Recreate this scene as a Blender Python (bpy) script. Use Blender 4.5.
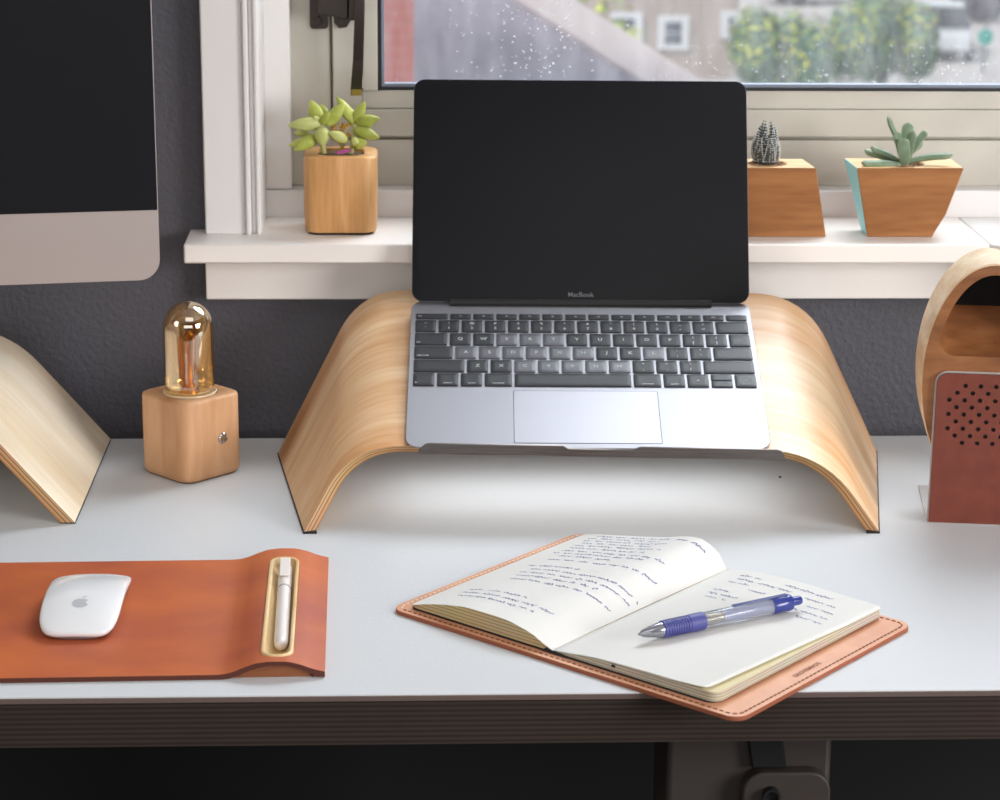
import bpy, bmesh, math, random
import numpy as np
from mathutils import Vector, Matrix
from math import sin, cos, pi, radians, sqrt, atan2

for o in list(bpy.data.objects):
    bpy.data.objects.remove(o, do_unlink=True)
S = bpy.context.scene
COL = S.collection

# ------------------------------------------------------------------ camera
def make_camera():
    p, y, r = .2760, .0419, .0082
    F = Vector((sin(y)*cos(p), cos(y)*cos(p), -sin(p)))
    R0 = Vector((cos(y), -sin(y), 0)); U0 = R0.cross(F)
    R = cos(r)*R0 + sin(r)*U0; U = -sin(r)*R0 + cos(r)*U0
    cd = bpy.data.cameras.new('camera'); cam = bpy.data.objects.new('camera', cd); COL.objects.link(cam)
    m = Matrix((( R.x, U.x, -F.x, -.0681), (R.y, U.y, -F.y, -1.3411), (R.z, U.z, -F.z, .572), (0, 0, 0, 1)))
    cam.matrix_world = m
    cd.sensor_width = 36; cd.lens = 36*2300.67/1000
    cd.clip_start = .05; cd.clip_end = 500
    cd.dof.use_dof = True; cd.dof.focus_distance = 1.66; cd.dof.aperture_fstop = 15
    S.camera = cam
make_camera()

# ------------------------------------------------------------------ light and exposure
S.view_settings.view_transform = 'Standard'
S.view_settings.look = 'None'
S.view_settings.gamma = 1
S.view_settings.use_curve_mapping = False
S.view_settings.exposure = 0.0
W = bpy.data.worlds.new('overcast_sky'); S.world = W; W.use_nodes = True
bg = W.node_tree.nodes['Background']
bg.inputs[0].default_value = (.86, .93, 1, 1); bg.inputs[1].default_value = .8

def area(name, loc, target, sx, sy, power, color):
    l = bpy.data.lights.new(name, 'AREA'); l.shape = 'RECTANGLE'; l.size = sx; l.size_y = sy
    l.energy = power; l.color = color
    o = bpy.data.objects.new(name, l); COL.objects.link(o); o.location = loc
    d = Vector(target) - Vector(loc); o.rotation_euler = d.to_track_quat('-Z', 'Y').to_euler()
    return o
area('window_daylight', (.72, 1.30, 1.40), (.05, .30, .05), 1.1, .9, 46, (.90, .96, 1))
area('ceiling_lamp', (.15, -.85, 1.66), (.02, .25, .1), 1.3, 1.0, 9, (1, .95, .9))
area('room_window_daylight', (.2, -2.9, .74), (.0, .4, .08), 2.4, .8, 18, (1, .98, .97))
area('side_window_daylight', (2.25, -1.10, .64), (.0, .42, .05), 1.5, .8, 78, (1, .98, .97))
area('added_stand_fill', (.072, .405, .0487), (.072, .405, .0), .31, .085, .115, (1, .98, .94))  # fill light added under the deck; no such lamp is known
area('added_left_fill', (-2.25, -.9, .95), (.0, .40, .10), 1.2, .9, 13, (1, .97, .93))  # fill added to brighten left-facing sides; no window known there
sd = bpy.data.lights.new('sun', 'SUN'); sd.energy = 2.1; sd.angle = radians(8); sd.color = (1, .96, .88)
so = bpy.data.objects.new('sun', sd); COL.objects.link(so)
so.rotation_euler = (Vector((.55, .35, -.75))).to_track_quat('-Z', 'Y').to_euler()

# ------------------------------------------------------------------ helpers
def lin(h):
    h = h.lstrip('#'); out = []
    for i in (0, 2, 4):
        c = int(h[i:i+2], 16)/255
        out.append(c/12.92 if c <= .04045 else ((c+.055)/1.055)**2.4)
    return (*out, 1)

def mat(name, col, rough=.5, metal=0, spec=.5, coat=0, bump=None, sss=0, trans=0, ior=1.45, noise=None):
    m = bpy.data.materials.new(name); m.use_nodes = True; nt = m.node_tree
    b = nt.nodes['Principled BSDF']
    b.inputs['Base Color'].default_value = lin(col) if isinstance(col, str) else col
    b.inputs['Roughness'].default_value = rough; b.inputs['Metallic'].default_value = metal
    b.inputs['Specular IOR Level'].default_value = spec; b.inputs['Coat Weight'].default_value = coat
    b.inputs['Transmission Weight'].default_value = trans; b.inputs['IOR'].default_value = ior
    if sss: b.inputs['Subsurface Weight'].default_value = sss; b.inputs['Subsurface Radius'].default_value = (.004, .004, .002)
    if bump or noise:
        tc = nt.nodes.new('ShaderNodeTexCoord')
    if bump:
        sc, st, dist = bump
        n = nt.nodes.new('ShaderNodeTexNoise'); n.inputs['Scale'].default_value = sc; n.inputs['Detail'].default_value = 3
        nt.links.new(tc.outputs['Object'], n.inputs['Vector'])
        bp = nt.nodes.new('ShaderNodeBump'); bp.inputs['Strength'].default_value = st; bp.inputs['Distance'].default_value = dist
        nt.links.new(n.outputs['Fac'], bp.inputs['Height']); nt.links.new(bp.outputs['Normal'], b.inputs['Normal'])
    if noise:
        c2, sc, vec = noise
        mp = nt.nodes.new('ShaderNodeMapping'); mp.inputs['Scale'].default_value = vec
        n = nt.nodes.new('ShaderNodeTexNoise'); n.inputs['Scale'].default_value = sc; n.inputs['Detail'].default_value = 4
        nt.links.new(tc.outputs['Object'], mp.inputs['Vector']); nt.links.new(mp.outputs['Vector'], n.inputs['Vector'])
        r = nt.nodes.new('ShaderNodeValToRGB'); r.color_ramp.elements[0].position = .35; r.color_ramp.elements[1].position = .68
        r.color_ramp.elements[0].color = lin(col); r.color_ramp.elements[1].color = lin(c2)
        nt.links.new(n.outputs['Fac'], r.inputs['Fac']); nt.links.new(r.outputs['Color'], b.inputs['Base Color'])
    return m

def wood(name, light, dark, scale, coords='Object', rough=.42, fine=1.0, cath=0):
    """Timber: long noise streaks; scale = small along the grain, large across it."""
    m = bpy.data.materials.new(name); m.use_nodes = True; nt = m.node_tree; L = nt.links.new
    b = nt.nodes['Principled BSDF']; b.inputs['Roughness'].default_value = rough; b.inputs['Specular IOR Level'].default_value = .4
    tc = nt.nodes.new('ShaderNodeTexCoord'); mp = nt.nodes.new('ShaderNodeMapping'); mp.inputs['Scale'].default_value = scale
    L(tc.outputs[coords], mp.inputs['Vector'])
    n1 = nt.nodes.new('ShaderNodeTexNoise'); n1.inputs['Scale'].default_value = 1; n1.inputs['Detail'].default_value = 5; n1.inputs['Distortion'].default_value = .6
    L(mp.outputs[0], n1.inputs['Vector'])
    mp2 = nt.nodes.new('ShaderNodeMapping'); mp2.inputs['Scale'].default_value = tuple(s*5.5 for s in scale)
    L(tc.outputs[coords], mp2.inputs['Vector'])
    n2 = nt.nodes.new('ShaderNodeTexNoise'); n2.inputs['Scale'].default_value = 1; n2.inputs['Detail'].default_value = 3
    L(mp2.outputs[0], n2.inputs['Vector'])
    mx = nt.nodes.new('ShaderNodeMath'); mx.operation = 'MULTIPLY_ADD'; mx.inputs[1].default_value = .42*fine
    L(n2.outputs['Fac'], mx.inputs[0]); L(n1.outputs['Fac'], mx.inputs[2])
    r = nt.nodes.new('ShaderNodeValToRGB'); e = r.color_ramp.elements
    e[0].position = .46; e[0].color = lin(dark); e[1].position = .86; e[1].color = lin(light)
    L(mx.outputs[0], r.inputs['Fac']); L(r.outputs['Color'], b.inputs['Base Color'])
    bp = nt.nodes.new('ShaderNodeBump'); bp.inputs['Strength'].default_value = .12; bp.inputs['Distance'].default_value = .0006
    L(n2.outputs['Fac'], bp.inputs['Height']); L(bp.outputs[0], b.inputs['Normal'])
    return m

def stripes(name, stops, axis='V', repeat=1, coords='UV', rough=.6, spec=.3):
    """Layered edge: hard colour bands across one coordinate."""
    m = bpy.data.materials.new(name); m.use_nodes = True; nt = m.node_tree; L = nt.links.new
    b = nt.nodes['Principled BSDF']; b.inputs['Roughness'].default_value = rough; b.inputs['Specular IOR Level'].default_value = spec
    tc = nt.nodes.new('ShaderNodeTexCoord'); sp = nt.nodes.new('ShaderNodeSeparateXYZ')
    nz = nt.nodes.new('ShaderNodeTexNoise'); nz.inputs['Scale'].default_value = 30
    L(tc.outputs[coords], sp.inputs[0]); L(tc.outputs['Object'], nz.inputs['Vector'])
    a = nt.nodes.new('ShaderNodeMath'); a.operation = 'MULTIPLY'; a.inputs[1].default_value = repeat
    L(sp.outputs[{'U': 0, 'V': 1, 'Z': 2}[axis]], a.inputs[0])
    f = nt.nodes.new('ShaderNodeMath'); f.operation = 'FRACT'; L(a.outputs[0], f.inputs[0])
    r = nt.nodes.new('ShaderNodeValToRGB'); r.color_ramp.interpolation = 'LINEAR'
    e = r.color_ramp.elements
    while len(e) < len(stops): e.new(.5)
    for i, (p, c) in enumerate(stops): e[i].position = p; e[i].color = lin(c)
    L(f.outputs[0], r.inputs['Fac'])
    mx = nt.nodes.new('ShaderNodeMixRGB'); mx.blend_type = 'MULTIPLY'; mx.inputs[0].default_value = .25
    L(r.outputs['Color'], mx.inputs[1]); L(nz.outputs['Color'], mx.inputs[2]); L(mx.outputs[0], b.inputs['Base Color'])
    return m

def smooth(me, ang=38):
    me.polygons.foreach_set('use_smooth', [True]*len(me.polygons))
    me.set_sharp_from_angle(angle=radians(ang))

class MB:
    """Collects geometry; build() links it as ONE mesh object."""
    def __init__(s): s.v = []; s.f = []; s.mi = []; s.uv = []
    def add(s, verts, faces, mi=0, uvs=None):
        b = len(s.v); s.v += [tuple(p) for p in verts]
        for k, f in enumerate(faces):
            s.f.append([b+i for i in f]); s.mi.append(mi); s.uv.append(uvs[k] if uvs else [(0, 0)]*len(f))
        return s
    def box(s, x0, x1, y0, y1, z0, z1, mi=0, M=None):
        v = [Vector((x, y, z)) for z in (z0, z1) for y in (y0, y1) for x in (x0, x1)]
        if M: v = [M @ p for p in v]
        return s.add(v, [(0, 2, 3, 1), (4, 5, 7, 6), (0, 1, 5, 4), (2, 6, 7, 3), (0, 4, 6, 2), (1, 3, 7, 5)], mi)
    def loft(s, rings, cap0=True, cap1=True, mi=0, closed=True):
        n = len(rings[0]); v = [p for r in rings for p in r]; f = []
        for i in range(len(rings)-1):
            for j in range(n if closed else n-1):
                k = (j+1) % n
                f.append((i*n+j, i*n+k, (i+1)*n+k, (i+1)*n+j))
        if cap0: f.append(tuple(range(n-1, -1, -1)))
        if cap1: f.append(tuple((len(rings)-1)*n+j for j in range(n)))
        return s.add(v, f, mi)
    def tube(s, path, rad, n=10, mi=0, caps=True):
        path = [Vector(p) for p in path]; rings = []; up = None
        for i, p in enumerate(path):
            t = (path[min(i+1, len(path)-1)] - path[max(i-1, 0)]).normalized()
            if up is None:
                up = Vector((0, 0, 1)) if abs(t.z) < .9 else Vector((1, 0, 0))
            a = t.cross(up).normalized(); up = a.cross(t).normalized()
            r = rad[i] if isinstance(rad, (list, tuple)) else rad
            rings.append([p + a*(r*cos(2*pi*k/n)) + up*(r*sin(2*pi*k/n)) for k in range(n)])
        return s.loft(rings, caps, caps, mi)
    def lathe(s, prof, n=32, c=(0, 0, 0), mi=0, M=None):
        c = Vector(c); rings = []
        for r, z in prof:
            rg = [Vector((r*cos(2*pi*k/n), r*sin(2*pi*k/n), z)) for k in range(n)]
            rings.append([(M @ p if M else p) + c for p in rg])
        return s.loft(rings, prof[0][0] > 1e-5, prof[-1][0] > 1e-5, mi)
    def ball(s, c, r, n=8, sc=(1, 1, 1), mi=0):
        c = Vector(c); rings = []
        for i in range(1, n):
            t = pi*i/n
            rings.append([c+Vector((sc[0]*r*sin(t)*cos(2*pi*k/(2*n)), sc[1]*r*sin(t)*sin(2*pi*k/(2*n)), -sc[2]*r*cos(t))) for k in range(2*n)])
        return s.loft(rings, mi=mi)
    def build(s, name, mats, parent=None, ang=38, bevel=0, seg=2, flat=False, clean=True, world=False):
        me = bpy.data.meshes.new(name); me.from_pydata(s.v, [], s.f)
        for m in (mats if isinstance(mats, (list, tuple)) else [mats]): me.materials.append(m)
        me.polygons.foreach_set('material_index', s.mi)
        uvl = me.uv_layers.new(name='UVMap'); flatuv = [c for f in s.uv for p in f for c in p]
        uvl.data.foreach_set('uv', flatuv)
        if clean:
            b = bmesh.new(); b.from_mesh(me); bmesh.ops.remove_doubles(b, verts=b.verts, dist=1e-6)
            bmesh.ops.recalc_face_normals(b, faces=b.faces); b.to_mesh(me); b.free()
        if not flat: smooth(me, ang)
        return link(name, me, parent, bevel, seg)

def link(name, me, parent=None, bevel=0, seg=2):
    o = bpy.data.objects.new(name, me); COL.objects.link(o)
    if parent: o.parent = parent
    if bevel:
        md = o.modifiers.new('bevel', 'BEVEL'); md.width = bevel; md.segments = seg; md.limit_method = 'ANGLE'; md.angle_limit = radians(40)
        md.harden_normals = False
    return o

def thing(name, label, cat, loc=(0, 0, 0), group=None, M=None):
    o = bpy.data.objects.new(name, None); COL.objects.link(o); o.empty_display_size = .02
    if M is not None: o.matrix_world = M
    else: o.location = loc
    o['label'] = label; o['category'] = cat
    if group: o['group'] = group
    return o
def tag(o, label, cat, group=None):
    o['label'] = label; o['category'] = cat
    if group: o['group'] = group
    return o
def struct(o): o['kind'] = 'structure'; return o

def frame(a, b, n, o):
    return Matrix(((a[0], b[0], n[0], o[0]), (a[1], b[1], n[1], o[1]), (a[2], b[2], n[2], o[2]), (0, 0, 0, 1)))

def rrect(x0, x1, y0, y1, r, n=6):
    pts = []
    for cx, cy, a0 in ((x1-r, y1-r, 0), (x0+r, y1-r, pi/2), (x0+r, y0+r, pi), (x1-r, y0+r, 1.5*pi)):
        for k in range(n+1):
            a = a0 + pi/2*k/n; pts.append((cx+r*cos(a), cy+r*sin(a)))
    return pts

def fillet(pts, rad, n=8):
    """2D/3D polyline with its inner corners rounded; rad = tangent length per corner."""
    pts = [Vector(p) for p in pts]; out = [pts[0]]
    for i in range(1, len(pts)-1):
        a, b, c = pts[i-1], pts[i], pts[i+1]; d = rad[i-1] if isinstance(rad, (list, tuple)) else rad
        p = b + (a-b).normalized()*d; q = b + (c-b).normalized()*d
        for k in range(n+1):
            t = k/n; out.append(p*(1-t)**2 + b*2*t*(1-t) + q*t*t)
    out.append(pts[-1]); return out

def densify(pts, step):
    out = [pts[0]]
    for a, b in zip(pts, pts[1:]):
        n = max(1, int((b-a).length/step))
        for k in range(1, n+1): out.append(a.lerp(b, k/n))
    return out

def boolean_cut(o, cutter):
    md = o.modifiers.new('cut', 'BOOLEAN'); md.operation = 'DIFFERENCE'; md.object = cutter; md.solver = 'EXACT'
    dg = bpy.context.evaluated_depsgraph_get(); dg.update()
    me = bpy.data.meshes.new_from_object(o.evaluated_get(dg)); o.modifiers.clear(); old = o.data; o.data = me
    cm = cutter.data; bpy.data.objects.remove(cutter); bpy.data.meshes.remove(cm); bpy.data.meshes.remove(old)
    smooth(me)

_glyph = {}
def text_geo(body, size, bold=0.0):
    """Flat letter mesh data, centred on the origin in XY."""
    key = (body, size, bold)
    if key not in _glyph:
        cu = bpy.data.curves.new('lettering', 'FONT'); cu.body = body; cu.size = size; cu.align_x = 'CENTER'; cu.align_y = 'CENTER'
        cu.offset = bold; cu.resolution_u = 2; cu.fill_mode = 'FRONT' if hasattr(cu, 'fill_mode') else cu.fill_mode
        o = bpy.data.objects.new('lettering', cu); COL.objects.link(o)
        dg = bpy.context.evaluated_depsgraph_get(); dg.update()
        me = bpy.data.meshes.new_from_object(o.evaluated_get(dg))
        _glyph[key] = ([v.co.copy() for v in me.vertices], [list(p.vertices) for p in me.polygons])
        bpy.data.objects.remove(o); bpy.data.curves.remove(cu); bpy.data.meshes.remove(me)
    return _glyph[key]

def spline(xs, ys):
    """Smooth interpolation through points (monotone cubic)."""
    xs = np.array(xs); ys = np.array(ys); h = np.diff(xs); d = np.diff(ys)/h
    m = np.zeros(len(xs)); m[0] = d[0]; m[-1] = d[-1]
    for i in range(1, len(xs)-1):
        m[i] = 0 if d[i-1]*d[i] <= 0 else 2*d[i-1]*d[i]/(d[i-1]+d[i])
    def f(x):
        x = min(max(x, xs[0]), xs[-1]); i = min(int(np.searchsorted(xs, x, 'right'))-1, len(h)-1)
        t = (x-xs[i])/h[i]
        return float((2*t**3-3*t**2+1)*ys[i]+(t**3-2*t**2+t)*h[i]*m[i]+(-2*t**3+3*t**2)*ys[i+1]+(t**3-t**2)*h[i]*m[i+1])
    return f

# ------------------------------------------------------------------ materials
M_wall = mat('dark_grey_paint', '#57565e', .55, bump=(230, .8, .0016))
M_room = mat('warm_grey_plaster', '#6a6562', .8); M_ceil = mat('white_ceiling_paint', '#c9c6c2', .85)
M_floor = wood('dark_floorboards', '#2b221c', '#1a1411', (3, 30, 3))
M_trim = mat('white_gloss_paint', '#e6e4e3', .38, bump=(60, .12, .001))
M_trim_lit = mat('lightened_trim_paint', '#f6f1ed', .38, bump=(60, .12, .001))  # trim paint lightened to stand for light on sill and apron
M_vinyl = mat('aged_window_frame', '#c9c5ba', .45, noise=('#bcb8ae', 14, (1, 1, 1)))
M_rubber = mat('black_gasket', '#1b1c22', .5)
M_desk = mat('white_desk_laminate', '#cfd2d6', .36, spec=.25, bump=(380, .22, .0008))
M_alu = mat('silver_aluminium', '#c3b8b4', .42, metal=.55)
M_grey_alu = mat('space_grey_aluminium', '#98979d', .44, metal=.8)
M_steel = mat('brushed_steel', '#7d7571', .32, metal=.9, noise=('#6a6360', 30, (1, 1, 40)))
M_blackglass = mat('black_screen_glass', '#15161a', .5, spec=.2)
M_black = mat('black_plastic', '#17181a', .5)
M_key = mat('black_keycap', '#2e2f33', .42, spec=.4)
M_worn_sheen = mat('worn_sheen_keycap', '#55565d', .36, spec=.6)  # worn caps; the lighter grey also stands for window sheen
M_legend = mat('key_legend_white', '#b9bac0', .6)
M_white = mat('white_gloss_plastic', '#e6e7ea', .2, coat=.4)

# ------------------------------------------------------------------ room shell
WY = .620
def box_obj(name, x0, x1, y0, y1, z0, z1, m, bevel=0, parent=None):
    return MB().box(x0, x1, y0, y1, z0, z1).build(name, m, parent, bevel=bevel)
FZ = -.735
struct(box_obj('floor', -2.4, 2.4, -3.2, .80, FZ-.05, FZ, M_floor))
struct(box_obj('ceiling', -2.4, 2.4, -3.2, .80, 1.75, 1.8, M_ceil))
struct(box_obj('wall_left', -2.45, -2.4, -3.2, .80, FZ, 1.75, M_ceil))
struct(box_obj('wall_right', 2.4, 2.45, -3.2, .80, FZ, 1.75, M_room))
struct(box_obj('wall_front', -2.4, 2.4, -3.25, -3.2, FZ, 1.75, M_room))
wb = MB()
HX0, HX1, HZ0, HZ1 = -.2195, .765, .142, 1.30
wb.box(-2.4, HX0, WY, .80, FZ, 1.75); wb.box(HX1, 2.4, WY, .80, FZ, 1.75)
wb.box(HX0, HX1, WY, .80, FZ, HZ0); wb.box(HX0, HX1, WY, .80, HZ1, 1.75)
struct(wb.build('wall_back', M_wall))

# casing, sill, apron, side ledge
cs = MB(); cs.box(-0.24017, -0.20512, 0.59935, 0.61997, 0.16991, 1.36)
cs.box(-0.20512, -0.20048, 0.59522, 0.61997, 0.16991, 1.36); cs.box(-0.20048, -0.19636, 0.60295, 0.63028, 0.16991, 1.36); cs.box(-0.19636, -0.19223, 0.59883, 0.69729, 0.16991, 1.36)
struct(cs.build('trim_1', M_trim, bevel=.0015))
sl = MB(); sl.box(-0.25512, 0.42709, 0.55811, 0.67574, 0.15341, 0.16991); struct(sl.build('trim_2', M_trim_lit, bevel=.0016))
struct(box_obj('trim_3', -0.2409, 0.62071, 0.59935, 0.61997, 0.11269, 0.15341, M_trim_lit, bevel=.001))
ld = MB(); q = [(.4279, .5581), (.5176, .4664), (.84, .4664), (.84, .6758), (.4279, .6758)]
ld.loft([[(x, y, .1534) for x, y in q], [(x, y, .1699) for x, y in q]]); struct(ld.build('trim_4', M_trim, bevel=.0016))
st = MB(); st.box(-0.19636, 0.76505, 0.67574, 0.76327, 0.15341, 0.19362); struct(st.build('trim_5', M_trim, bevel=.0015))
struct(box_obj('trim_6', -0.19275, -0.16955, 0.68079, 0.76327, 0.19383, 1.30, M_trim, bevel=.0012))

win = thing('window_1', 'window', 'window', (0, .64, .205)); struct(win)
del win['label']; del win['category']
wo = Vector((0, .64, .205))
def wbx(mb, x0, x1, y0, y1, z0, z1): return mb.box(x0, x1, y0-wo.y, y1-wo.y, z0-wo.z, z1-wo.z)
fm = MB(); wbx(fm, -0.17213, -0.13501, 0.70141, 0.76327, 0.19383, 1.30); wbx(fm, -0.13501, 0.76505, 0.70141, 0.76327, 0.19383, 0.23486)
wbx(fm, -0.13501, 0.76505, 0.7076, 0.76327, 0.23486, 0.23775); wbx(fm, -0.13501, -0.13316, 0.7076, 0.76327, 0.23775, 1.30); wbx(fm, -0.17213, 0.76505, 0.70141, 0.76327, 1.26, 1.30); wbx(fm, 0.72381, 0.76505, 0.70141, 0.76327, 0.23486, 1.26)
fm.build('frame', M_vinyl, win, bevel=.0012)
sm_ = MB(); wbx(sm_, -0.13295, -0.10717, 0.69729, 0.75296, 0.23816, 1.255); wbx(sm_, -0.10717, 0.71866, 0.69884, 0.75296, 0.23816, 0.2627)
sash = sm_.build('sash', M_vinyl, win, bevel=.0012)
gb = MB(); wbx(gb, -0.10635, -0.09326, 0.70038, 0.72203, 0.27878, 1.255)
bl = [(.7009, .2631), (.7045, .2756), (.7035, .2788), (.7220, .2788), (.7220, .2631)]
gb.loft([[(x, y-wo.y, z-wo.z) for y, z in bl] for x in (-.1072, .7187)])
gb.build('glazing_bead', M_vinyl, sash, bevel=.0008)
gk = MB(); wbx(gk, -0.09326, -0.08985, 0.70245, 0.71688, 0.27878, 1.255); wbx(gk, -0.09326, 0.71866, 0.70451, 0.71688, 0.27878, 0.28167)
gk.build('gasket', M_rubber, sash)
gs = MB(); wbx(gs, -0.08985, -0.08738, 0.70657, 0.71997, 0.28167, 1.255); wbx(gs, -0.08985, 0.71866, 0.70966, 0.71997, 0.28167, 0.28394)
gs.build('spacer_bar', mat('grey_spacer', '#8f97a6', .4, metal=.4), sash)

def glass_material():
    m = bpy.data.materials.new('rain_streaked_glass'); m.use_nodes = True; nt = m.node_tree; L = nt.links.new
    nt.nodes.clear(); out = nt.nodes.new('ShaderNodeOutputMaterial')
    tr = nt.nodes.new('ShaderNodeBsdfTransparent'); tr.inputs[0].default_value = (.96, .97, .98, 1)
    gl = nt.nodes.new('ShaderNodeBsdfGlossy'); gl.inputs['Roughness'].default_value = .03
    df = nt.nodes.new('ShaderNodeBsdfTranslucent'); df.inputs[0].default_value = (.9, .9, .92, 1)
    tc = nt.nodes.new('ShaderNodeTexCoord'); mp = nt.nodes.new('ShaderNodeMapping'); mp.inputs['Scale'].default_value = (60, 1, 14)
    L(tc.outputs['Object'], mp.inputs[0])
    n = nt.nodes.new('ShaderNodeTexNoise'); n.inputs['Scale'].default_value = 1; n.inputs['Detail'].default_value = 5; L(mp.outputs[0], n.inputs['Vector'])
    r = nt.nodes.new('ShaderNodeMapRange'); r.inputs[1].default_value = .35; r.inputs[2].default_value = .75; r.inputs[3].default_value = .10; r.inputs[4].default_value = .24
    L(n.outputs['Fac'], r.inputs[0])
    m1 = nt.nodes.new('ShaderNodeMixShader'); L(r.outputs[0], m1.inputs[0]); L(tr.outputs[0], m1.inputs[1]); L(df.outputs[0], m1.inputs[2])
    fr = nt.nodes.new('ShaderNodeFresnel'); fr.inputs[0].default_value = 1.4
    m2 = nt.nodes.new('ShaderNodeMixShader'); L(fr.outputs[0], m2.inputs[0]); L(m1.outputs[0], m2.inputs[1]); L(gl.outputs[0], m2.inputs[2])
    L(m2.outputs[0], out.inputs[0]); return m
pn = MB(); pn.add([(-.0874, .7117-wo.y, .2839-wo.z), (.7187, .7117-wo.y, .2839-wo.z), (.7187, .7117-wo.y, 1.255-wo.z), (-.0874, .7117-wo.y, 1.255-wo.z)], [(0, 1, 2, 3)])
pn.build('pane', glass_material(), sash, clean=False)

# rain drops on the outside of the pane
rnd = random.Random(5)
rd = MB()
for k in range(620):
    if k < 300: x, z = rnd.uniform(.15, .54), .2839+rnd.choice([.003, .008, .013, .018, .026, .034])+rnd.gauss(0, .0012)
    elif k < 470: x, z = rnd.gauss(.02+.03*rnd.choice([0, 1, 1.6, -1]), .012), rnd.uniform(.286, .395)
    else: x, z = rnd.uniform(-.085, .55), rnd.uniform(.286, .395)
    if x < -.086: continue
    r = rnd.uniform(.0004, .0008) if rnd.random() < .8 else rnd.uniform(.0008, .0012)
    rd.ball((x, .7140, max(z, .2850)), r, 3, (1, .5, rnd.uniform(1, 1.5)))
dr = rd.build('rain_drops', mat('water_drop', '#ffffff', .05, trans=.6, ior=1.33), clean=False)
dr['kind'] = 'stuff'; tag(dr, 'small water drops beaded along the outside of the window glass', 'water drops')

# window handle
M_nickel = mat('worn_nickel', '#4f4945', .30, metal=.85)
M_gold_glint = mat('gold_glint_tip', '#b39a63', .35, metal=.9)  # gold reflection on the lever end, put in as colour
hd = MB()
hl = lambda x, y, z: (-.1267+1.031*(x+.125), .6808+1.031*(y-.62)-wo.y, .3432+1.031*(z-.35)-wo.z)
for (x0, x1, z0, z1, y0, y1) in ((-.1500, -.1345, .3405, .40, .6375, .642), ):
    hd.loft([[hl(x, y, z) for x, z in rrect(x0, x1, z0, z1, .003, 3)] for y in (y0, y1)])
handle = hd.build('handle', M_nickel, sash)
hp = MB(); hp.loft([[hl(x, y, z) for x, z in ((-.1310, .400), (-.1290, .346), (-.1250, .3415), (-.1185, .3425), (-.1120, .354), (-.110, .40))] for y in (.632, .637)])
hp.build('handle_plate', M_nickel, sash, bevel=.0006)
hb = MB(); hb.loft([[hl(x, y, z) for x, z in ((-.1415, .3565), (-.1165, .3520), (-.1165, .40), (-.1415, .40))] for y in (.608, .632)])
ha_, hb__ = hl(-.1160, .606, .351), hl(-.1085, .632, .40); hb.box(ha_[0], hb__[0], ha_[1], hb__[1], ha_[2], hb__[2])
hb.build('latch_block', M_nickel, sash, bevel=.0012)
hv = MB(); lev = [((-.1063, .40), .0042, .602), ((-.1066, .364), .0042, .600), ((-.1085, .318), .0045, .603), ((-.1105, .2895), .0048, .608)]
hv.loft([[hl(c[0]+sx*w, y+sy*.0022, c[1]) for sx, sy in ((-1, -1), (1, -1), (1, 1), (-1, 1))] for c, w, y in lev[:-1]], mi=0)
hv.loft([[hl(c[0]+sx*w, y+sy*.0022, c[1]) for sx, sy in ((-1, -1), (1, -1), (1, 1), (-1, 1))] for c, w, y in
         (((-.1085, .318), .0045, .603), ((-.1103, .2935), .0048, .6075))], mi=0)
hv.loft([[hl(c[0]+sx*w, y+sy*.0022, c[1]) for sx, sy in ((-1, -1), (1, -1), (1, 1), (-1, 1))] for c, w, y in
         (((-.1103, .2935), .0048, .6075), ((-.1105, .2880), .0049, .6080))], mi=1)
hv.build('lever', [M_nickel, M_gold_glint], sash, bevel=.0008)
for cx, cz, y in ((-.1435, .3475, .6372), (-.1225, .3480, .6318)):
    sc = MB(); Mx = Matrix.Rotation(pi/2, 4, 'X')
    sc.lathe([(.0042, .0), (.0042, .0008), (.0034, .0017), (.0016, .0017), (.0016, .0009), (.0001, .0009)], 16, hl(cx, y, cz), M=Mx)
    sc.build('screw', M_nickel, sash)

# ------------------------------------------------------------------ desk
M_ply_edge = stripes('dark_plywood_edge', [(0, '#3b302a'), (.42, '#40352e'), (.52, '#2a211d'), (.9, '#2e2520'), (1, '#3b302a')], 'Z', 290, 'Object', .7)
desk = thing('desk', 'white-topped desk with a dark layered plywood edge under the window', 'desk', (0, .28, -.735))
def dk(mb, x0, x1, y0, y1, z0, z1): return mb.box(x0, x1, y0-.28, y1-.28, z0+.735, z1+.735)
dk(MB(), -.85, .85, .0008, .5595, -.0345, -.0045).build('plywood_core', M_ply_edge, desk)
dk(MB(), -.85, .85, 0, .5595, -.0045, 0).build('laminate_surface', [M_desk], desk, bevel=.0009)
dk(MB(), -.85, .85, -.0006, .0006, -.0046, -.0009).build('edge_band', mat('edge_band_brown', '#6a5a56', .5), desk, bevel=.0004)
M_leg = mat('grey_powder_coat', '#3d3633', .6)
dk(MB(), .1040, .2140, .060, .14, -.735, -.0348).build('leg', M_leg, desk, bevel=.004)
dk(MB(), -.70, -.59, .060, .14, -.735, -.0348).build('leg', M_leg, desk, bevel=.004)
br = MB(); pr = rrect(.1535, .2120, -.125, -.0790, .014, 6)
br.loft([[(x, y-.28, z+.735) for x, z in pr] for y in (.048, .0598)])
bo = br.build('bracket', M_leg, desk, bevel=.0015)
dk(MB(), -.80, .80, .500, .512, -.60, -.0348).build('added_dark_panel', mat('black_shade_panel', '#1d1d1e', .9), desk)  # panel added to keep the space under the desk dark
bh = MB(); bh.lathe([(.0058, 0), (.0058, .006), (.0042, .006), (.0042, .002), (.0001, .002)], 20, (.172, .0478-.28, -.0940+.735), M=Matrix.Rotation(pi/2, 4, 'X'))
bh.build('bolt', M_black, bo)
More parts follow.
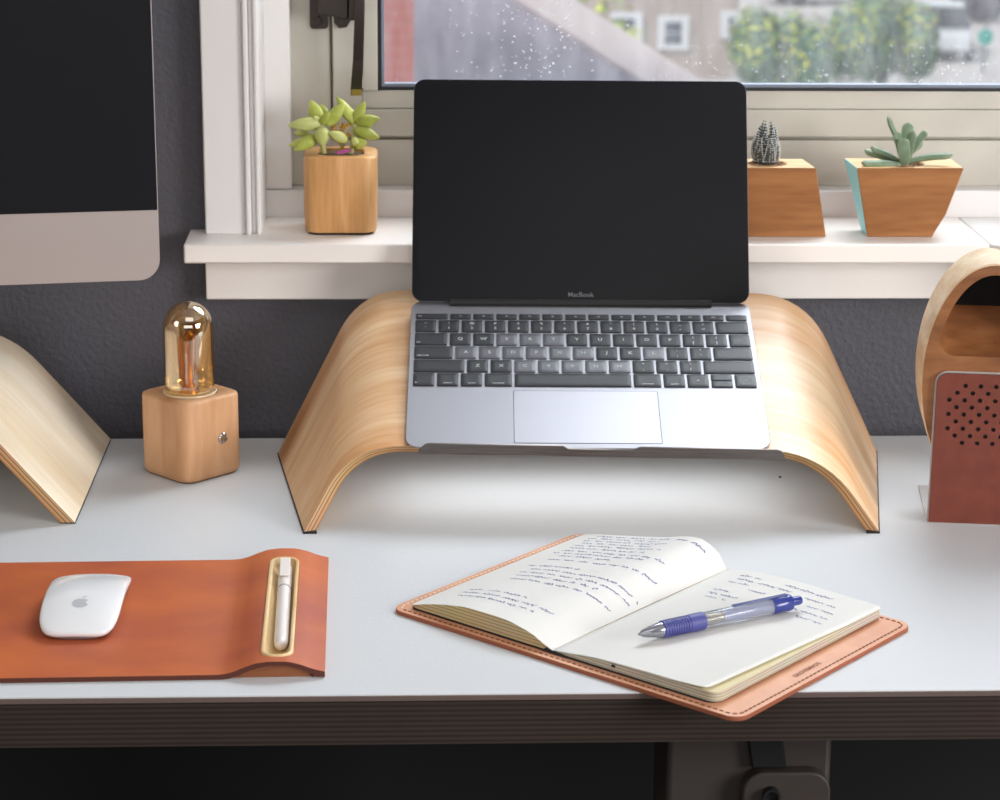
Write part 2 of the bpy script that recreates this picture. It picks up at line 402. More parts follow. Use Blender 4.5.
rc = MB(); rc.loft([[(x, y-.28, z+.735) for x, z in ((.1530, -.0355), (.1830, -.0355), (.1800, -.060), (.1830, -.078), (.1600, -.078))] for y in (.053, .0600)])
rc.build('recess_shade_block', M_black, desk, bevel=.001)  # black block standing in for the shaded recess above the bracket

# ------------------------------------------------------------------ bent plywood stands
PLY = [(0, '#b98a5c'), (.16, '#d8b58a'), (.24, '#6d4426'), (.33, '#d3a877'), (.52, '#c79b69'), (.60, '#6b4124'), (.70, '#d2a676'), (.92, '#b4824f'), (1, '#8a5a34')]
M_plyedge = stripes('layered_maple_edge', PLY, 'V', 1, 'UV', .55)
M_standwood = wood('bent_maple_veneer', '#e8c9a2', '#cd8e54', (3.2, 30, 1), 'UV', .36)
M_standwood.node_tree.nodes['Principled BSDF'].inputs['Coat Weight'].default_value = .22
M_standwood.node_tree.nodes['Principled BSDF'].inputs['Coat Roughness'].default_value = .5
M_standwood2 = wood('pale_bent_maple_veneer', '#f6e9d3', '#e3c9a4', (2.6, 20, 1), 'UV', .34)

def bent_sheet(name, fo, bo_, t, undercut, mats, parent, org):
    """fo/bo_: matching outer front and back profiles; gives a solid sheet of thickness t."""
    n = len(fo); org = Vector(org); fi = []; bi = []; acc = [0]
    for i in range(1, n): acc.append(acc[-1] + (((fo[i]-fo[i-1]).length + (bo_[i]-bo_[i-1]).length)/2))
    for i in range(n):
        T = ((fo[min(i+1, n-1)]-fo[max(i-1, 0)]) + (bo_[min(i+1, n-1)]-bo_[max(i-1, 0)])).normalized()
        G = (bo_[i]-fo[i]).normalized(); N = T.cross(G).normalized()
        if i not in (0, n-1) and N.z < 0: N = -N
        if i in (0, n-1):
            mid = sum((p.x for p in (fo[0], fo[-1])), 0)/2
            if (N.x < 0) != (fo[i].x < mid): N = -N
        flat = max(0, N.z)**2
        a = fo[i]-N*t + G*(undercut*flat); b = bo_[i]-N*t
        if i in (0, n-1):
            for q, ref in ((a, fo[i]), (b, bo_[i])):
                if abs(T.z) > .05: q += T*((ref.z-q.z)/T.z)
        fi.append(a); bi.append(b)
    mb = MB(); sub = lambda L: [p-org for p in L]
    fo_, bo2, fi_, bi_ = map(sub, (fo, bo_, fi, bi))
    K = 8; Wd = (bo_[0]-fo[0]).length
    def strip(A, B, mi, va, vb, k):
        vs = []; fs = []; uv = []
        for i in range(n):
            for j in range(k+1): vs.append(A[i].lerp(B[i], j/k))
        for i in range(n-1):
            for j in range(k):
                fs.append((i*(k+1)+j, (i+1)*(k+1)+j, (i+1)*(k+1)+j+1, i*(k+1)+j+1))
                v0 = va+(vb-va)*j/k; v1 = va+(vb-va)*(j+1)/k
                uv.append([(acc[i], v0), (acc[i+1], v0), (acc[i+1], v1), (acc[i], v1)])
        mb.add(vs, fs, mi, uv)
    strip(fo_, bo2, 0, 0, Wd, K); strip(bi_, fi_, 0, 3, 3+Wd, K)
    strip(fi_, fo_, 1, .999, .001, 1); strip(bo2, bi_, 1, .001, .999, 1)
    for i in (0, n-1):
        mb.add([fo_[i], bo2[i], bi_[i], fi_[i]], [(0, 1, 2, 3)], 1, [[(0, .001), (Wd, .001), (Wd, .999), (0, .999)]])
    return mb.build(name, mats, parent, ang=30)

lrz = -.032
LA = Vector((cos(lrz), sin(lrz), 0)); LB0 = Vector((-sin(lrz), cos(lrz), 0))
tD = radians(19.5); DB = cos(tD)*LB0 + sin(tD)*Vector((0, 0, 1)); DN = LA.cross(DB)
D0 = Vector((.0703, .3361, .0558)) - DN*.0003
def dkp(u, v, n=0): return D0 + LA*u + DB*v + DN*n

stand = thing('laptop_stand', 'bent maple plywood stand with flared legs carrying the open laptop', 'laptop stand', (.076, .41, 0))
zf = .0012
# outer profile corner points: foot, bend corner, bend corner, foot
FL, FR = Vector((-.1463, .3086, zf)), Vector((.2900, .3023, zf))
BL_, BR_ = Vector((-.1767, .512, zf)), Vector((.3297, .511, zf))
dL = dkp(-.1820, .0060); dR = dkp(.1790, .0025)          # bend corners on the front edge of the deck
eL = dkp(-.1845, .2275); eR = dkp(.1915, .2250)
fo = fillet([FL, dL, dR, FR], [.040, .044], 10); bo_ = fillet([BL_, eL, eR, BR_], [.040, .046], 10)
def subdiv(L, spans):
    out = []
    for i in range(len(L)-1):
        k = spans.get(i, 1)
        for j in range(k): out.append(L[i].lerp(L[i+1], j/k))
    out.append(L[-1]); return out
sp_ = {0: 5, 11: 8, 22: 5}
bent_sheet('bent_plywood_shell', subdiv(fo, sp_), subdiv(bo_, sp_), .0080, .0035, [M_standwood, M_plyedge], stand, (.076, .41, 0))
# black rubber strips under the two legs
M_foot = mat('black_rubber_strip', '#1c1a19', .7)
for a, b, s in ((FL, BL_, 1), (FR, BR_, -1)):
    o = Vector((.076, .41, 0)); w = Vector((.0098*s, 0, 0)); k = Vector((-.0006*s, 0, 0)); e = Vector((0, .001, 0))
    ring = [a-e+k, a-e+w, b+w, b+k]
    fs = MB(); fs.loft([[Vector((p.x, p.y, z))-o for p in ring] for z in (0, zf+.0002)]); fs.build('foot_strip', M_foot, stand)
lpn = MB(); lpn.box(-.160, .156, -.049, .040, .0490, .0506); lpn.build('added_fill_panel', M_white, stand, bevel=.0006)  # unseen panel added to house the fill light under the deck
# steel lip along the front
lp = MB(); lrot = -.021
def lipp(u, n, w):
    base = dkp(-.130, -.0012); a = LA*cos(lrot)+DB*sin(lrot); b = -LA*sin(lrot)+DB*cos(lrot)
    return base + a*(u+.130) + DN*n + b*w - Vector((.076, .41, 0))
outl = [(-.1300, -.0015), (-.1300, .0020), (-.1245, .0078), (-.1215, .0085), (-.0195, .0085), (-.0155, .0056), (.0335, .0056), (.0385, .0085), (.1430, .0085), (.1465, .0072), (.1490, .0035), (.1495, -.0015)]
lp.loft([[lipp(u, n, w) for u, n in outl] for w in (-.0014, .0000)])
lp.build('steel_lip', M_steel, stand, bevel=.0004)

# wide low stand at the side, carrying the desktop computer
ms = thing('monitor_stand', 'low wide bent maple plywood stand under the desktop computer', 'monitor stand', (-.56, .4445, 0))
def prof(y): return fillet([Vector((-.3217, y, .0012)), Vector((-.4050, y, .0990)), Vector((-.7650, y, .0990)), Vector((-.8480, y, .0012))], .040, 10)
pf, pb = prof(.3336), prof(.5545)
bent_sheet('bent_plywood_shell', subdiv(pf[::-1], sp_), subdiv(pb[::-1], sp_), .0085, 0, [M_standwood2, M_plyedge], ms, (-.56, .4445, 0))
for x0, x1 in ((-.3330, -.3214), (-.8482, -.8370)):
    MB().box(x0+.56, x1+.56, .3345-.4445, .5540-.4445, 0, .0013).build('foot_strip', M_foot, ms)

# ------------------------------------------------------------------ laptop
tL = .3743; LB = cos(tL)*LB0 + sin(tL)*Vector((0, 0, 1)); LN = LA.cross(LB)
L0 = Vector((.0703, .3361, .0580))
lap = thing('laptop', 'open grey aluminium laptop with a dark screen on the bent plywood stand', 'laptop', M=frame(LA, LB, LN, L0))
HW = .14025
def base_ring(inset, zfun):
    return [(x, y, zfun(y)) for x, y in rrect(-HW+inset, HW-inset, inset, .1965-inset, max(.0115-inset, .002), 7)]
bt = MB()
th = lambda y: .0021 + (.0066)*y/.1965
bt.loft([base_ring(.0040, lambda y: -th(y)), base_ring(.0008, lambda y: -th(y)*.65), base_ring(0, lambda y: -.0008), base_ring(0, lambda y: -.0003), base_ring(.0004, lambda y: 0)])
bt.build('base_shell', M_grey_alu, lap, ang=30)
# keyboard
P = .01893; KX = -.13725
rows = [(.1692, .1765, [(1.7, 'esc')] + [(1, f) for f in ('F1', 'F2', 'F3', 'F4', 'F5', 'F6', 'F7', 'F8', 'F9', 'F10', 'F11', 'F12')] + [(.8, '')]),
        (.1510, .1672, [(1, '`')] + [(1, c) for c in '1234567890-='] + [(1.5, '')]),
        (.1326, .1490, [(1.5, 'tab')] + [(1, c) for c in 'QWERTYUIOP[]'] + [(1, '\\')]),
        (.1143, .1307, [(1.75, 'caps lock')] + [(1, c) for c in "ASDFGHJKL;'"] + [(1.75, '')]),
        (.0961, .1124, [(2.25, '')] + [(1, c) for c in 'ZXCVBNM,./'] + [(2.25, '')]),
        (.0777, .0943, [(1, 'fn'), (1, 'control'), (1, 'option'), (1.25, 'command'), (5, ''), (1.25, 'command'), (1, 'option'), (1, '<'), (1, 'arrows'), (1, '>')])]
rows[0] = (rows[0][0], rows[0][1], [(1.5, 'esc')] + [(13/13, f) for f in ('F1', 'F2', 'F3', 'F4', 'F5', 'F6', 'F7', 'F8', 'F9', 'F10', 'F11', 'F12')] + [(1, '')])
SHIFTED = dict(zip("1234567890-=`[];',./", '!@#$%^&*()_+~{}:"<>?'))
WORN = set('ERTADSFGHLCVBNM')
def keycap(x0, x1, y0, y1, worn):
    mb = MB()
    r0 = [(x, y, -.0003) for x, y in rrect(x0, x1, y0, y1, .0012, 3)]
    r1 = [(x, y, .00075) for x, y in rrect(x0, x1, y0, y1, .0012, 3)]
    r2 = [(x, y, .0010) for x, y in rrect(x0+.0005, x1-.0005, y0+.0005, y1-.0005, .001, 3)]
    r3 = [(x, y, .00085) for x, y in rrect(x0+.004, x1-.004, y0+(y1-y0)*.28, y1-(y1-y0)*.28, .001, 3)]
    mb.loft([r0, r1, r2, r3], cap0=False)
    return mb.build('key', M_worn_sheen if worn else M_key, lap, ang=50)
G = .0010
for ri, (y0, y1, keys) in enumerate(rows):
    x = KX
    for wu, leg in keys:
        x0, x1 = x+G, x+wu*P-G; x += wu*P; cx = (x0+x1)/2; cy = (y0+y1)/2
        if leg == 'arrows':
            k = keycap(x0, x1, y0, cy-.0003, False); keycap(x0, x1, cy+.0003, y1, False); continue
        k = keycap(x0, x1, y0, y1, leg in WORN)
        if not leg: continue
        tb = MB()
        def put(s, size, px, py, bold=.00006):
            v, f = text_geo(s, size, bold)
            if v: tb.add([(px+p.x, py+p.y, .0011) for p in v], f)
        if ri == 0: put(leg, .0021 if leg != 'esc' else .0024, cx if leg != 'esc' else x0+.0035, cy)
        elif leg in SHIFTED: put(leg, .0046, cx, cy-.0033, .0001); put(SHIFTED[leg], .0040, cx, cy+.0036, .00008)
        elif len(leg) == 1 and leg.isalpha(): put(leg, .0052, cx, cy, .00010)
        elif leg in ('tab', 'caps lock', 'fn'): put(leg, .0026, x0+.0012+.00062*len(leg), cy-.0045)
        elif leg in ('control', 'option', 'command'): put(leg, .0024, cx, cy-.0048)
        else: put(leg, .004, cx, cy)
        if tb.v: tb.build('key_legend', M_legend, k, flat=True, clean=False)
# shallow dark seat around the key block
kb = MB(); kb.loft([[(x, y, z) for x, y in rrect(KX+.0002, KX+14.5*P-.0002, .0766, .1774, .002, 3)] for z in (-.0001, .00012)])
kb.build('keyboard_surround', M_grey_alu, lap)
tp = MB(); tp.loft([[(x, y, z) for x, y in rrect(-.0565, .0565, .0062, .0722, .0012, 3)] for z in (-.0002, .0002)])
tp.build('trackpad', mat('trackpad_glass', '#9c9ba2', .42, metal=.8), lap)
ts = MB(); ts.loft([[(x, y, z) for x, y in rrect(-.0570, .0570, .0057, .0727, .0014, 3)] for z in (-.0003, .0001)]); ts.build('trackpad_gap', M_black, lap)
# hinge and lid
hg = MB(); hg.tube([(-.1085, .1925, .0005), (.1085, .1925, .0005)], .0038, 16); hg.build('hinge', M_black, lap)
la = .436 - 0
# lid leans back la from vertical; laptop frame is tilted by tL about the width axis
ang = pi/2 - (la - 0) - tL           # angle of the lid direction above the keyboard plane
ca, sa = cos(pi/2+la-tL+0), sin(pi/2+la-tL+0)
ld_dir = Vector((0, sin(la)*cos(tL)+cos(la)*sin(tL), cos(la)*cos(tL)-sin(la)*sin(tL)))
ld_nrm = Vector((0, -ld_dir.z, ld_dir.y))                                   # faces the keyboard side
def lidp(u, h, n=0): return Vector((u, .1915, .0016)) + Vector((1, 0, 0))*u*0 + ld_dir*h + ld_nrm*n
def lring(ins, n): return [lidp(u, h, n) for u, h in rrect(-HW+ins, HW-ins, .0006+ins, .1918-ins, max(.0095-ins, .001), 7)]
lid = MB(); lid.loft([lring(.003, -.0040), lring(.0006, -.0030), lring(0, -.0016), lring(0, -.0004), lring(.0002, 0)])
lido = lid.build('screen_lid', M_grey_alu, lap, ang=30)
sg = MB(); sg.loft([lring(.0003, -.0001), lring(.0003, .00030), lring(.0005, .0004)]); sg.build('screen_glass', M_blackglass, lido)
mk = MB(); v, f = text_geo('MacBook', .0056, .00004)
mk.add([lidp(p.x, .0070+p.y, .00055) for p in v], f); mk.build('bezel_lettering', mat('bezel_lettering_grey', '#6c6e72', .5), lido, flat=True, clean=False)

# ------------------------------------------------------------------ desktop computer
ir = radians(8.8)
ia = Vector((cos(ir), sin(ir), 0)); ib = Vector((-sin(ir), cos(ir), 0))
pc = thing('desktop_computer', 'all-in-one desktop computer with dark screen and silver chin beside the window', 'computer', M=frame(ia, ib, Vector((0, 0, 1)), Vector((-.2600, .4200, .0995)) - ia*.264))
# local: x across (-.264..+.264), y depth (0 = front face), z up from the stand deck
cz = .0715
hs = MB()
def pr_(ins, y): return [(x, y, z) for x, z in rrect(-.264+ins, .264-ins, cz+ins, cz+.45-ins, max(.0165-ins, .003), 8)]
hs.loft([pr_(.0003, .0002), pr_(0, .0008), pr_(0, .0042), pr_(.004, .0052), pr_(.09, .020), pr_(.16, .034)])
hs.build('housing', M_alu, pc, ang=30)
gs_ = MB(); z0 = cz+.0555; pr2 = [(-.2633, z0), (.2633, z0)] + [(x, z) for x, z in rrect(-.2633, .2633, z0, cz+.4493, .0160, 8)[:18]]
gs_.loft([[(x, y, z) for x, z in pr2] for y in (-.0003, .0003)]); gs_.build('screen_glass', M_blackglass, pc)
ft = MB(); ft.loft([[(x, y, z) for x, y in rrect(-.09, .09, -.015, .125, .006, 4)] for z in (0, .004)])
ft.build('stand_foot', M_alu, pc)
nk = MB(); nk.loft([[(x, y+dy, z) for x, dy in ((-.075, 0), (.075, 0), (.075, .006), (-.075, .006))] for y, z in ((.112, .002), (.085, .06), (.030, .13), (.028, .20))])
nk.build('stand_neck', M_alu, pc)

# ------------------------------------------------------------------ bulb lamp
M_lampwood = wood('light_beech', '#d3a57d', '#b37f55', (26, 26, 4), 'Object', .42)
lt = thing('bulb_lamp', 'small maple block lamp with an amber tube bulb on the white desk', 'lamp', M=Matrix.Translation((-.2445, .4675, 0)) @ Matrix.Rotation(radians(44), 4, 'Z'))
hb_ = .0308
def sq(ins, z, n=8): return [(x, y, z) for x, y in rrect(-hb_+ins, hb_-ins, -hb_+ins, hb_-ins, .0115-ins*.6, n)]
def circ_like(ring, r, z, c=(0, 0)): 
    return [(c[0]+r*cos(atan2(p[1]-c[1], p[0]-c[0])), c[1]+r*sin(atan2(p[1]-c[1], p[0]-c[0])), z) for p in ring]
top = sq(.0020, .0675)
lb = MB(); lb.loft([sq(.0020, .0010), sq(.0004, .0030), sq(0, .006), sq(0, .0645), sq(.0006, .0667), top, circ_like(top, .0228, .0675), circ_like(top, .0221, .0668), circ_like(top, .0215, .0560)])
lb.build('wooden_block', M_lampwood, lt, ang=50)
lf = MB(); lf.loft([[(x*.985, y*.985, z) for x, y, z in sq(.0025, 0)] for z in (0,)] + [[(x, y, .0011) for x, y, _ in sq(.0028, 0)]]); lf.build('felt_base', M_foot, lt)
cu_ = MB(); cu_.lathe([(.0212, .0668), (.0219, .0681), (.0211, .0684), (.0190, .0650), (.0120, .0610), (.0001, .0600)], 40)
cu_.build('socket_ring', mat('cream_enamel', '#ece2c8', .25, coat=.3), lt)
def amber():
    m = bpy.data.materials.new('amber_glass'); m.use_nodes = True; nt = m.node_tree; L = nt.links.new; nt.nodes.clear()
    out = nt.nodes.new('ShaderNodeOutputMaterial')
    tr = nt.nodes.new('ShaderNodeBsdfTransparent'); tr.inputs[0].default_value = (.92, .74, .42, 1)
    gl = nt.nodes.new('ShaderNodeBsdfGlossy'); gl.inputs[0].default_value = (1, .92, .78, 1); gl.inputs['Roughness'].default_value = .05
    lw = nt.nodes.new('ShaderNodeLayerWeight'); lw.inputs[0].default_value = .45
    mr = nt.nodes.new('ShaderNodeMapRange'); mr.inputs[3].default_value = .30; mr.inputs[4].default_value = .92
    L(lw.outputs['Facing'], mr.inputs[0])
    mx = nt.nodes.new('ShaderNodeMixShader'); L(mr.outputs[0], mx.inputs[0]); L(tr.outputs[0], mx.inputs[1]); L(gl.outputs[0], mx.inputs[2]); L(mx.outputs[0], out.inputs[0])
    return m
gbm = MB(); R_ = .0203
gbm.lathe([(.0150, .0655), (R_*.97, .0690)] + [(R_, .0690+k*.0050) for k in range(1, 11)] + [(R_*cos(a), .1215+R_*1.03*sin(a)) for a in [pi/2*k/9 for k in range(1, 9)]] + [(.0001, .1215+R_*1.03)], 40)
gbm.build('bulb_glass', amber(), lt, ang=60)
M_brassf = mat('brass_stem', '#b8822f', .3, metal=.9)
sm2 = MB(); sm2.lathe([(.0085, .0650), (.0075, .0700), (.0035, .0760), (.0026, .1100), (.0040, .1150), (.0015, .1180), (.0001, .1182)], 18)
stem = sm2.build('filament_stem', M_brassf, lt)
fl = MB()
for k in range(7):
    a = 2*pi*k/7; fl.tube([(.0022*cos(a), .0022*sin(a), .0765), (.0062*cos(a), .0062*sin(a), .0800), (.0066*cos(a+.3), .0066*sin(a+.3), .1120), (.0030*cos(a), .0030*sin(a), .1165)], .00035, 6)
fl.build('filament', mat('filament_orange', '#e09a3a', .35, metal=.5), stem)
bn = MB(); Mb = Matrix.Rotation(pi/2, 4, 'X')
bn.lathe([(.0046, 0), (.0046, .0012), (.0036, .0022), (.0030, .0012), (.0001, .0014)], 22, (.0030+.0045, -hb_+.0001, .0330), M=Mb)
bn.build('push_switch', mat('chrome', '#b9b5b2', .15, metal=1), lt)
cd_ = MB(); cd_.tube([(.0305, .012, .012), (.0390, .016, .011)], .0035, 12); cd_.build('cord_plug', mat('red_plastic', '#b3262a', .4), lt)

# ------------------------------------------------------------------ tabletop speaker
M_spwood = wood('speaker_maple_lit', '#eed9bb', '#d2aa80', (14, 14, 40), 'Object', .42)  # side wood lightened to stand for light falling on it
M_spfront = wood('speaker_brown_face', '#a06a42', '#744728', (9, 20, 34), 'Object', .45)
M_spleather = mat('brown_leather_panel', '#783a2b', .55, bump=(500, .15, .0005), noise=('#6c3225', 60, (1, 1, 1)))
sr = radians(-8)
sp = thing('wooden_speaker', 'oval wooden speaker with a scooped mouth and a perforated brown leather front', 'speaker', M=Matrix.Translation((.3330, .3253, 0)) @ Matrix.Rotation(sr, 4, 'Z'))
ea, eb, ex, ez = .0510, .0900, .0395, .1145
NS = 64
def ell(k, ia_=0): 
    t = 2*pi*k/NS; return ex+(ea-ia_)*cos(t), ez+(eb-ia_)*sin(t)
# mouth outline: an inner oval cut off by a flat floor with rounded corners
ZF, rc_ = .1325, .012
def mouth(k):
    t = 2*pi*k/NS; c, s_ = cos(t), sin(t)
    # ray from the mouth centre to the outline
    mx_, mz = ex, .1560
    best = None
    lo, hi = 0, .2
    def inside(r):
        x, z = mx_+r*c, mz+r*s_
        if (abs(x-ex)/(ea-.0090))**2 + (abs(z-ez)/(eb-.0088))**2 > 1: return False
        if z < ZF: return False
        wx = (ea-.0090)*max(0, 1-(abs(ZF+rc_-ez)/(eb-.0088))**2)**.5
        dx = abs(x-ex)-(wx-rc_); dz = (ZF+rc_)-z
        if dx > 0 and dz > 0 and dx*dx+dz*dz > rc_*rc_: return False
        return True
    for _ in range(40):
        m_ = (lo+hi)/2
        if inside(m_): lo = m_
        else: hi = m_
    return mx_+lo*c, mz+lo*s_
mo = [mouth(k) for k in range(NS)]
outer_at = []
for x, z in mo:          # matching point of the outer oval, along the ray from the mouth centre
    t = atan2(z-.1560, x-ex); c, s_ = cos(t), sin(t); lo, hi = 0, .3
    for _ in range(40):
        m_ = (lo+hi)/2
        if (m_*c/ea)**2+((.1560+m_*s_-ez)/eb)**2 < 1: lo = m_
        else: hi = m_
    outer_at.append((ex+lo*c, .1560+lo*s_))
def oscale(f, y): return [(ex+(x-ex)*f, y, ez+(z-ez)*f) for x, z in outer_at]
Y0, Y1 = .0040, .0640
bd = MB()
rings = [oscale(.97, Y1), oscale(1, Y1-.002), oscale(1, Y0+.0010), oscale(.985, Y0)]
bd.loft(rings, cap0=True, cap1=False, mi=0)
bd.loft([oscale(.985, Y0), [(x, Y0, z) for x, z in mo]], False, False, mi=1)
def mring(d):
    out = []
    for x, z in mo:
        rise = .030*d**1.6; k = max(0, min(1, (.190-z)/(.190-ZF)))
        out.append((ex+(x-ex)*(1-.10*d), Y0+.044*d, z+rise*k-(.006*d if z > .17 else 0)))
    return out
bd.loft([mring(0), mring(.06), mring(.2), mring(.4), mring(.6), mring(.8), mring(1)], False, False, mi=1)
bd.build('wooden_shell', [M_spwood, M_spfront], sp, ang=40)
ck = MB(); ck.loft([mring(.99), [(x, y+.002, z) for x, y, z in mring(1)]]); ck.build('speaker_cloth', mat('black_speaker_cloth', '#151314', .9), sp)
# leather faced steel bracket: front plate, rounded bend, foot
pw, ph = .1065, .1198
pl_ = MB(); pts = rrect(0, pw, -.010, ph, .0085, 6)
pts = [(x, max(z, .0012)) for x, z in pts]
pl_.loft([[(x, y, z) for x, z in pts] for y in (-.0012, .0010)])
plate = pl_.build('leather_panel', M_spleather, sp)
hm = MB(); cut = MB(); Mh = Matrix.Rotation(pi/2, 4, 'X')
for r, k0 in enumerate((2, 1, 0, 1, 0, 1, 0, 1, 2)):
    for c in range(9):
        x = .0100 + (k0+2*c)*.00572; z = .1106 - r*.00562
        if x > pw-.0100-k0*.00572: break
        cut.lathe([(.0018, -.004), (.0018, .004)], 12, (x, 0, z), M=Mh)
co = cut.build('hole_cutter', M_black); co.parent = sp
bpy.context.view_layer.update()
boolean_cut(plate, co)
bk = MB(); bk.loft([[(x, y, z) for x, z in rrect(.0015, pw-.0015, .004, ph-.0015, .007, 5)] for y in (.0011, .0016)]); bk.build('grille_backing', M_black, sp)
sb = MB()
pts2 = [(x, max(z, .0010)) for x, z in rrect(-.0012, pw+.0012, -.010, ph+.0012, .0095, 6)]
sb.loft([[(x, y, z) for x, z in pts2] for y in (.0017, .0036)])
sb.box(-.0012, pw+.0012, -.0006, .0920, 0, .0012)
bx2 = MB(); path = [(.0017, .010), (.0020, .005), (.0035, .0022), (.0070, .0012)]
sb.build('steel_bracket', mat('polished_steel', '#c9c4c2', .35, metal=.6), sp, bevel=.0003)

# ------------------------------------------------------------------ potted succulents on the sill
M_soil = mat('dark_potting_soil', '#3a2a1e', .9, bump=(300, .8, .002), noise=('#7a5a3c', 160, (1, 1, 1)))
SZ = .1821
def leaf_width(shape, s_):
    if shape == 'sedum': return max(.06, (sin(pi*(.10+.90*s_)**.92))**.75)      # plump, blunt tip
    if shape == 'finger': return max(.10, min(1, .55+1.2*s_)*max(0, 1-max(0, (s_-.82)/.18)**2.4)**.5)
    return max(.05, min(1, .75+1.6*s_)*max(0, 1-s_)**.62 if s_ > .15 else .75+1.6*s_*.9)   # triangular point
def leaf(mb, base, tip, w, t, lift=0.0, up=(0, 0, 1), n=8, k=12, point=.55, side=None, mi=0, trough=0, shape='sedum', curl=0.0):
    """Fleshy pointed leaf from base to tip; lift bows it along 'up'."""
    base, tip = Vector(base), Vector(tip); d = (tip-base).normalized(); up = Vector(up)
    sdv = d.cross(up).normalized() if side is None else Vector(side).normalized(); nv = sdv.cross(d).normalized(); rings = []
    for i in range(k+1):
        s_ = i/k
        prof = leaf_width(shape, s_)
        c = base.lerp(tip, s_) + nv*(lift*4*s_*(1-s_) + curl*max(0, s_-.75)**2*16)
        rg = []
        for j in range(n):
            a = 2*pi*j/n
            off = sdv*(w/2*prof*cos(a)) + nv*(t/2*prof**.8*sin(a) + trough*prof*(cos(a)**2))
            rg.append(c+off)
        rings.append(rg)
    mb.loft(rings, mi=mi)
def leaf_mat(name, c, c2, edge, rough=.45, sss=.25):
    m = mat(name, c, rough, sss=sss, noise=(c2, 90, (1, 1, 1))); nt = m.node_tree
    g = nt.nodes.new('ShaderNodeNewGeometry'); r = nt.nodes.new('ShaderNodeMapRange'); r.inputs[1].default_value = .56; r.inputs[2].default_value = .70
    mx = nt.nodes.new('ShaderNodeMixRGB'); mx.inputs[2].default_value = lin(edge); b = nt.nodes['Principled BSDF']
    src = b.inputs['Base Color'].links[0].from_socket
    nt.links.new(g.outputs['Pointiness'], r.inputs[0]); nt.links.new(r.outputs[0], mx.inputs[0]); nt.links.new(src, mx.inputs[1]); nt.links.new(mx.outputs[0], b.inputs['Base Color'])
    return m

# 1: rounded maple pot, yellow-green sedum
M_pot1 = wood('maple_pot', '#e0ad74', '#c08a50', (60, 60, 5), 'Object', .42)
pot = thing('potted_succulent', 'yellow-green sedum in a rounded light maple pot at the end of the window sill', 'plant', (-.1245, .6231, .1700)); pot.scale = (1.031,)*3
def p1(ins, z): return [(x, y, z) for x, y in rrect(-.0305+ins, .0305-ins, -.0285+ins, .0285-ins, .0120-ins*.5, 8)]
r_top = p1(.0022, .0655); pb_ = MB()
pb_.loft([p1(.0030, .0016), p1(.0012, .0022), p1(.0004, .010), p1(0, .030), p1(0, .0625), p1(.0006, .0647), r_top, circ_like(r_top, .0225, .0655), circ_like(r_top, .0215, .0560)])
pb_.build('pot', M_pot1, pot, ang=50)
pf_ = MB(); pf_.loft([[(x, y, z) for x, y, _ in p1(.0032, 0)] for z in (0, .0017)]); pf_.build('pot_foot', M_foot, pot)
so_ = MB(); so_.lathe([(.0216, .0560), (.0214, .0625), (.0140, .0645), (.0001, .0640)], 28); so_.build('soil', M_soil, pot)
M_sedum = leaf_mat('sedum_leaf', '#a2ae46', '#c0c768', '#e2dc98'); M_sedum2 = leaf_mat('sedum_leaf_pale', '#c0c486', '#b2ba60', '#e6dfa8')
px2 = .000872            # metres per photo pixel at the pot
def W1(x, y, dy=0): return Vector(((x-340.5)*px2, dy-.004, .0655 + (154-y)*px2*1.035 + .0))
ros = MB()
for (bx, by, b_d), (tx, ty, t_d), w, t, lf_, mi in [
    ((321, 128, .000), (312.5, 107, .008), 14, 8, .001, 0), ((322, 127, -.002), (291, 128, -.006), 13, 9, .002, 1), ((327, 129, .0), (345, 109, .002), 13, 8, .001, 0),
    ((322, 127, -.003), (331, 115, -.010), 8, 6, .0, 0), ((319, 126, .0), (316, 120, -.006), 8, 6, .0, 1),
    ((320, 138, -.004), (297, 150, -.012), 13, 9, .001, 0), ((314, 142, .0), (291, 148, .000), 9, 7, .0, 0), ((323, 130, -.005), (324, 146, -.014), 15, 9, .002, 1),
    ((310, 137, .004), (296, 137, .006), 8, 6, .0, 1), ((326, 128, .008), (322, 112, .016), 12, 8, 0, 0)]:
    leaf(ros, W1(bx, by, b_d), W1(tx, ty, t_d), w*px2, t*px2, lf_, up=(0, -1, .25), mi=mi)
ros.tube([W1(322, 128, -.002), W1(323, 145, .0), W1(325, 158, .002)], .0022, 8, mi=1)
ros.build('leaf_rosette', [M_sedum, M_sedum2], pot, ang=70)
ros = MB()
for (bx, by, b_d), (tx, ty, t_d), w, t, lf_, mi in [
    ((354, 128, .004), (337, 104.5, .012), 11, 8, .001, 0), ((354, 127, .004), (364, 108, .006), 11, 8, .001, 0), ((356, 127, .002), (378, 122, -.002), 12, 8, .001, 0),
    ((354, 133, .0), (378, 140, -.004), 12, 9, .002, 0), ((357, 129, .008), (372, 131, .014), 10, 7, 0, 1), ((352, 146, -.006), (366, 143, -.010), 12, 8, 0, 0),
    ((347, 142, -.008), (329, 133, -.012), 11, 8, .001, 1), ((351, 141, -.010), (358, 143, -.014), 9, 7, 0, 1), ((352, 130, .01), (350, 116, .02), 10, 8, 0, 0)]:
    leaf(ros, W1(bx, by, b_d), W1(tx, ty, t_d), w*px2, t*px2, lf_, up=(0, -1, .25), mi=mi)
ros.tube([W1(354, 129, .004), W1(352, 145, .003), W1(350, 158, .002)], .0020, 8, mi=1)
ros.build('leaf_rosette', [M_sedum, M_sedum2], pot, ang=70)
fm_ = MB(); rnd = random.Random(2)
for k in range(36): fm_.ball(W1(rnd.choice((334, 339, 344, 349, 337, 346))+rnd.gauss(0, 1.3), rnd.choice((130, 128, 131, 136, 140))+rnd.gauss(0, 1.5), .003+rnd.gauss(0, .001)), rnd.uniform(.0008, .0019), 3)
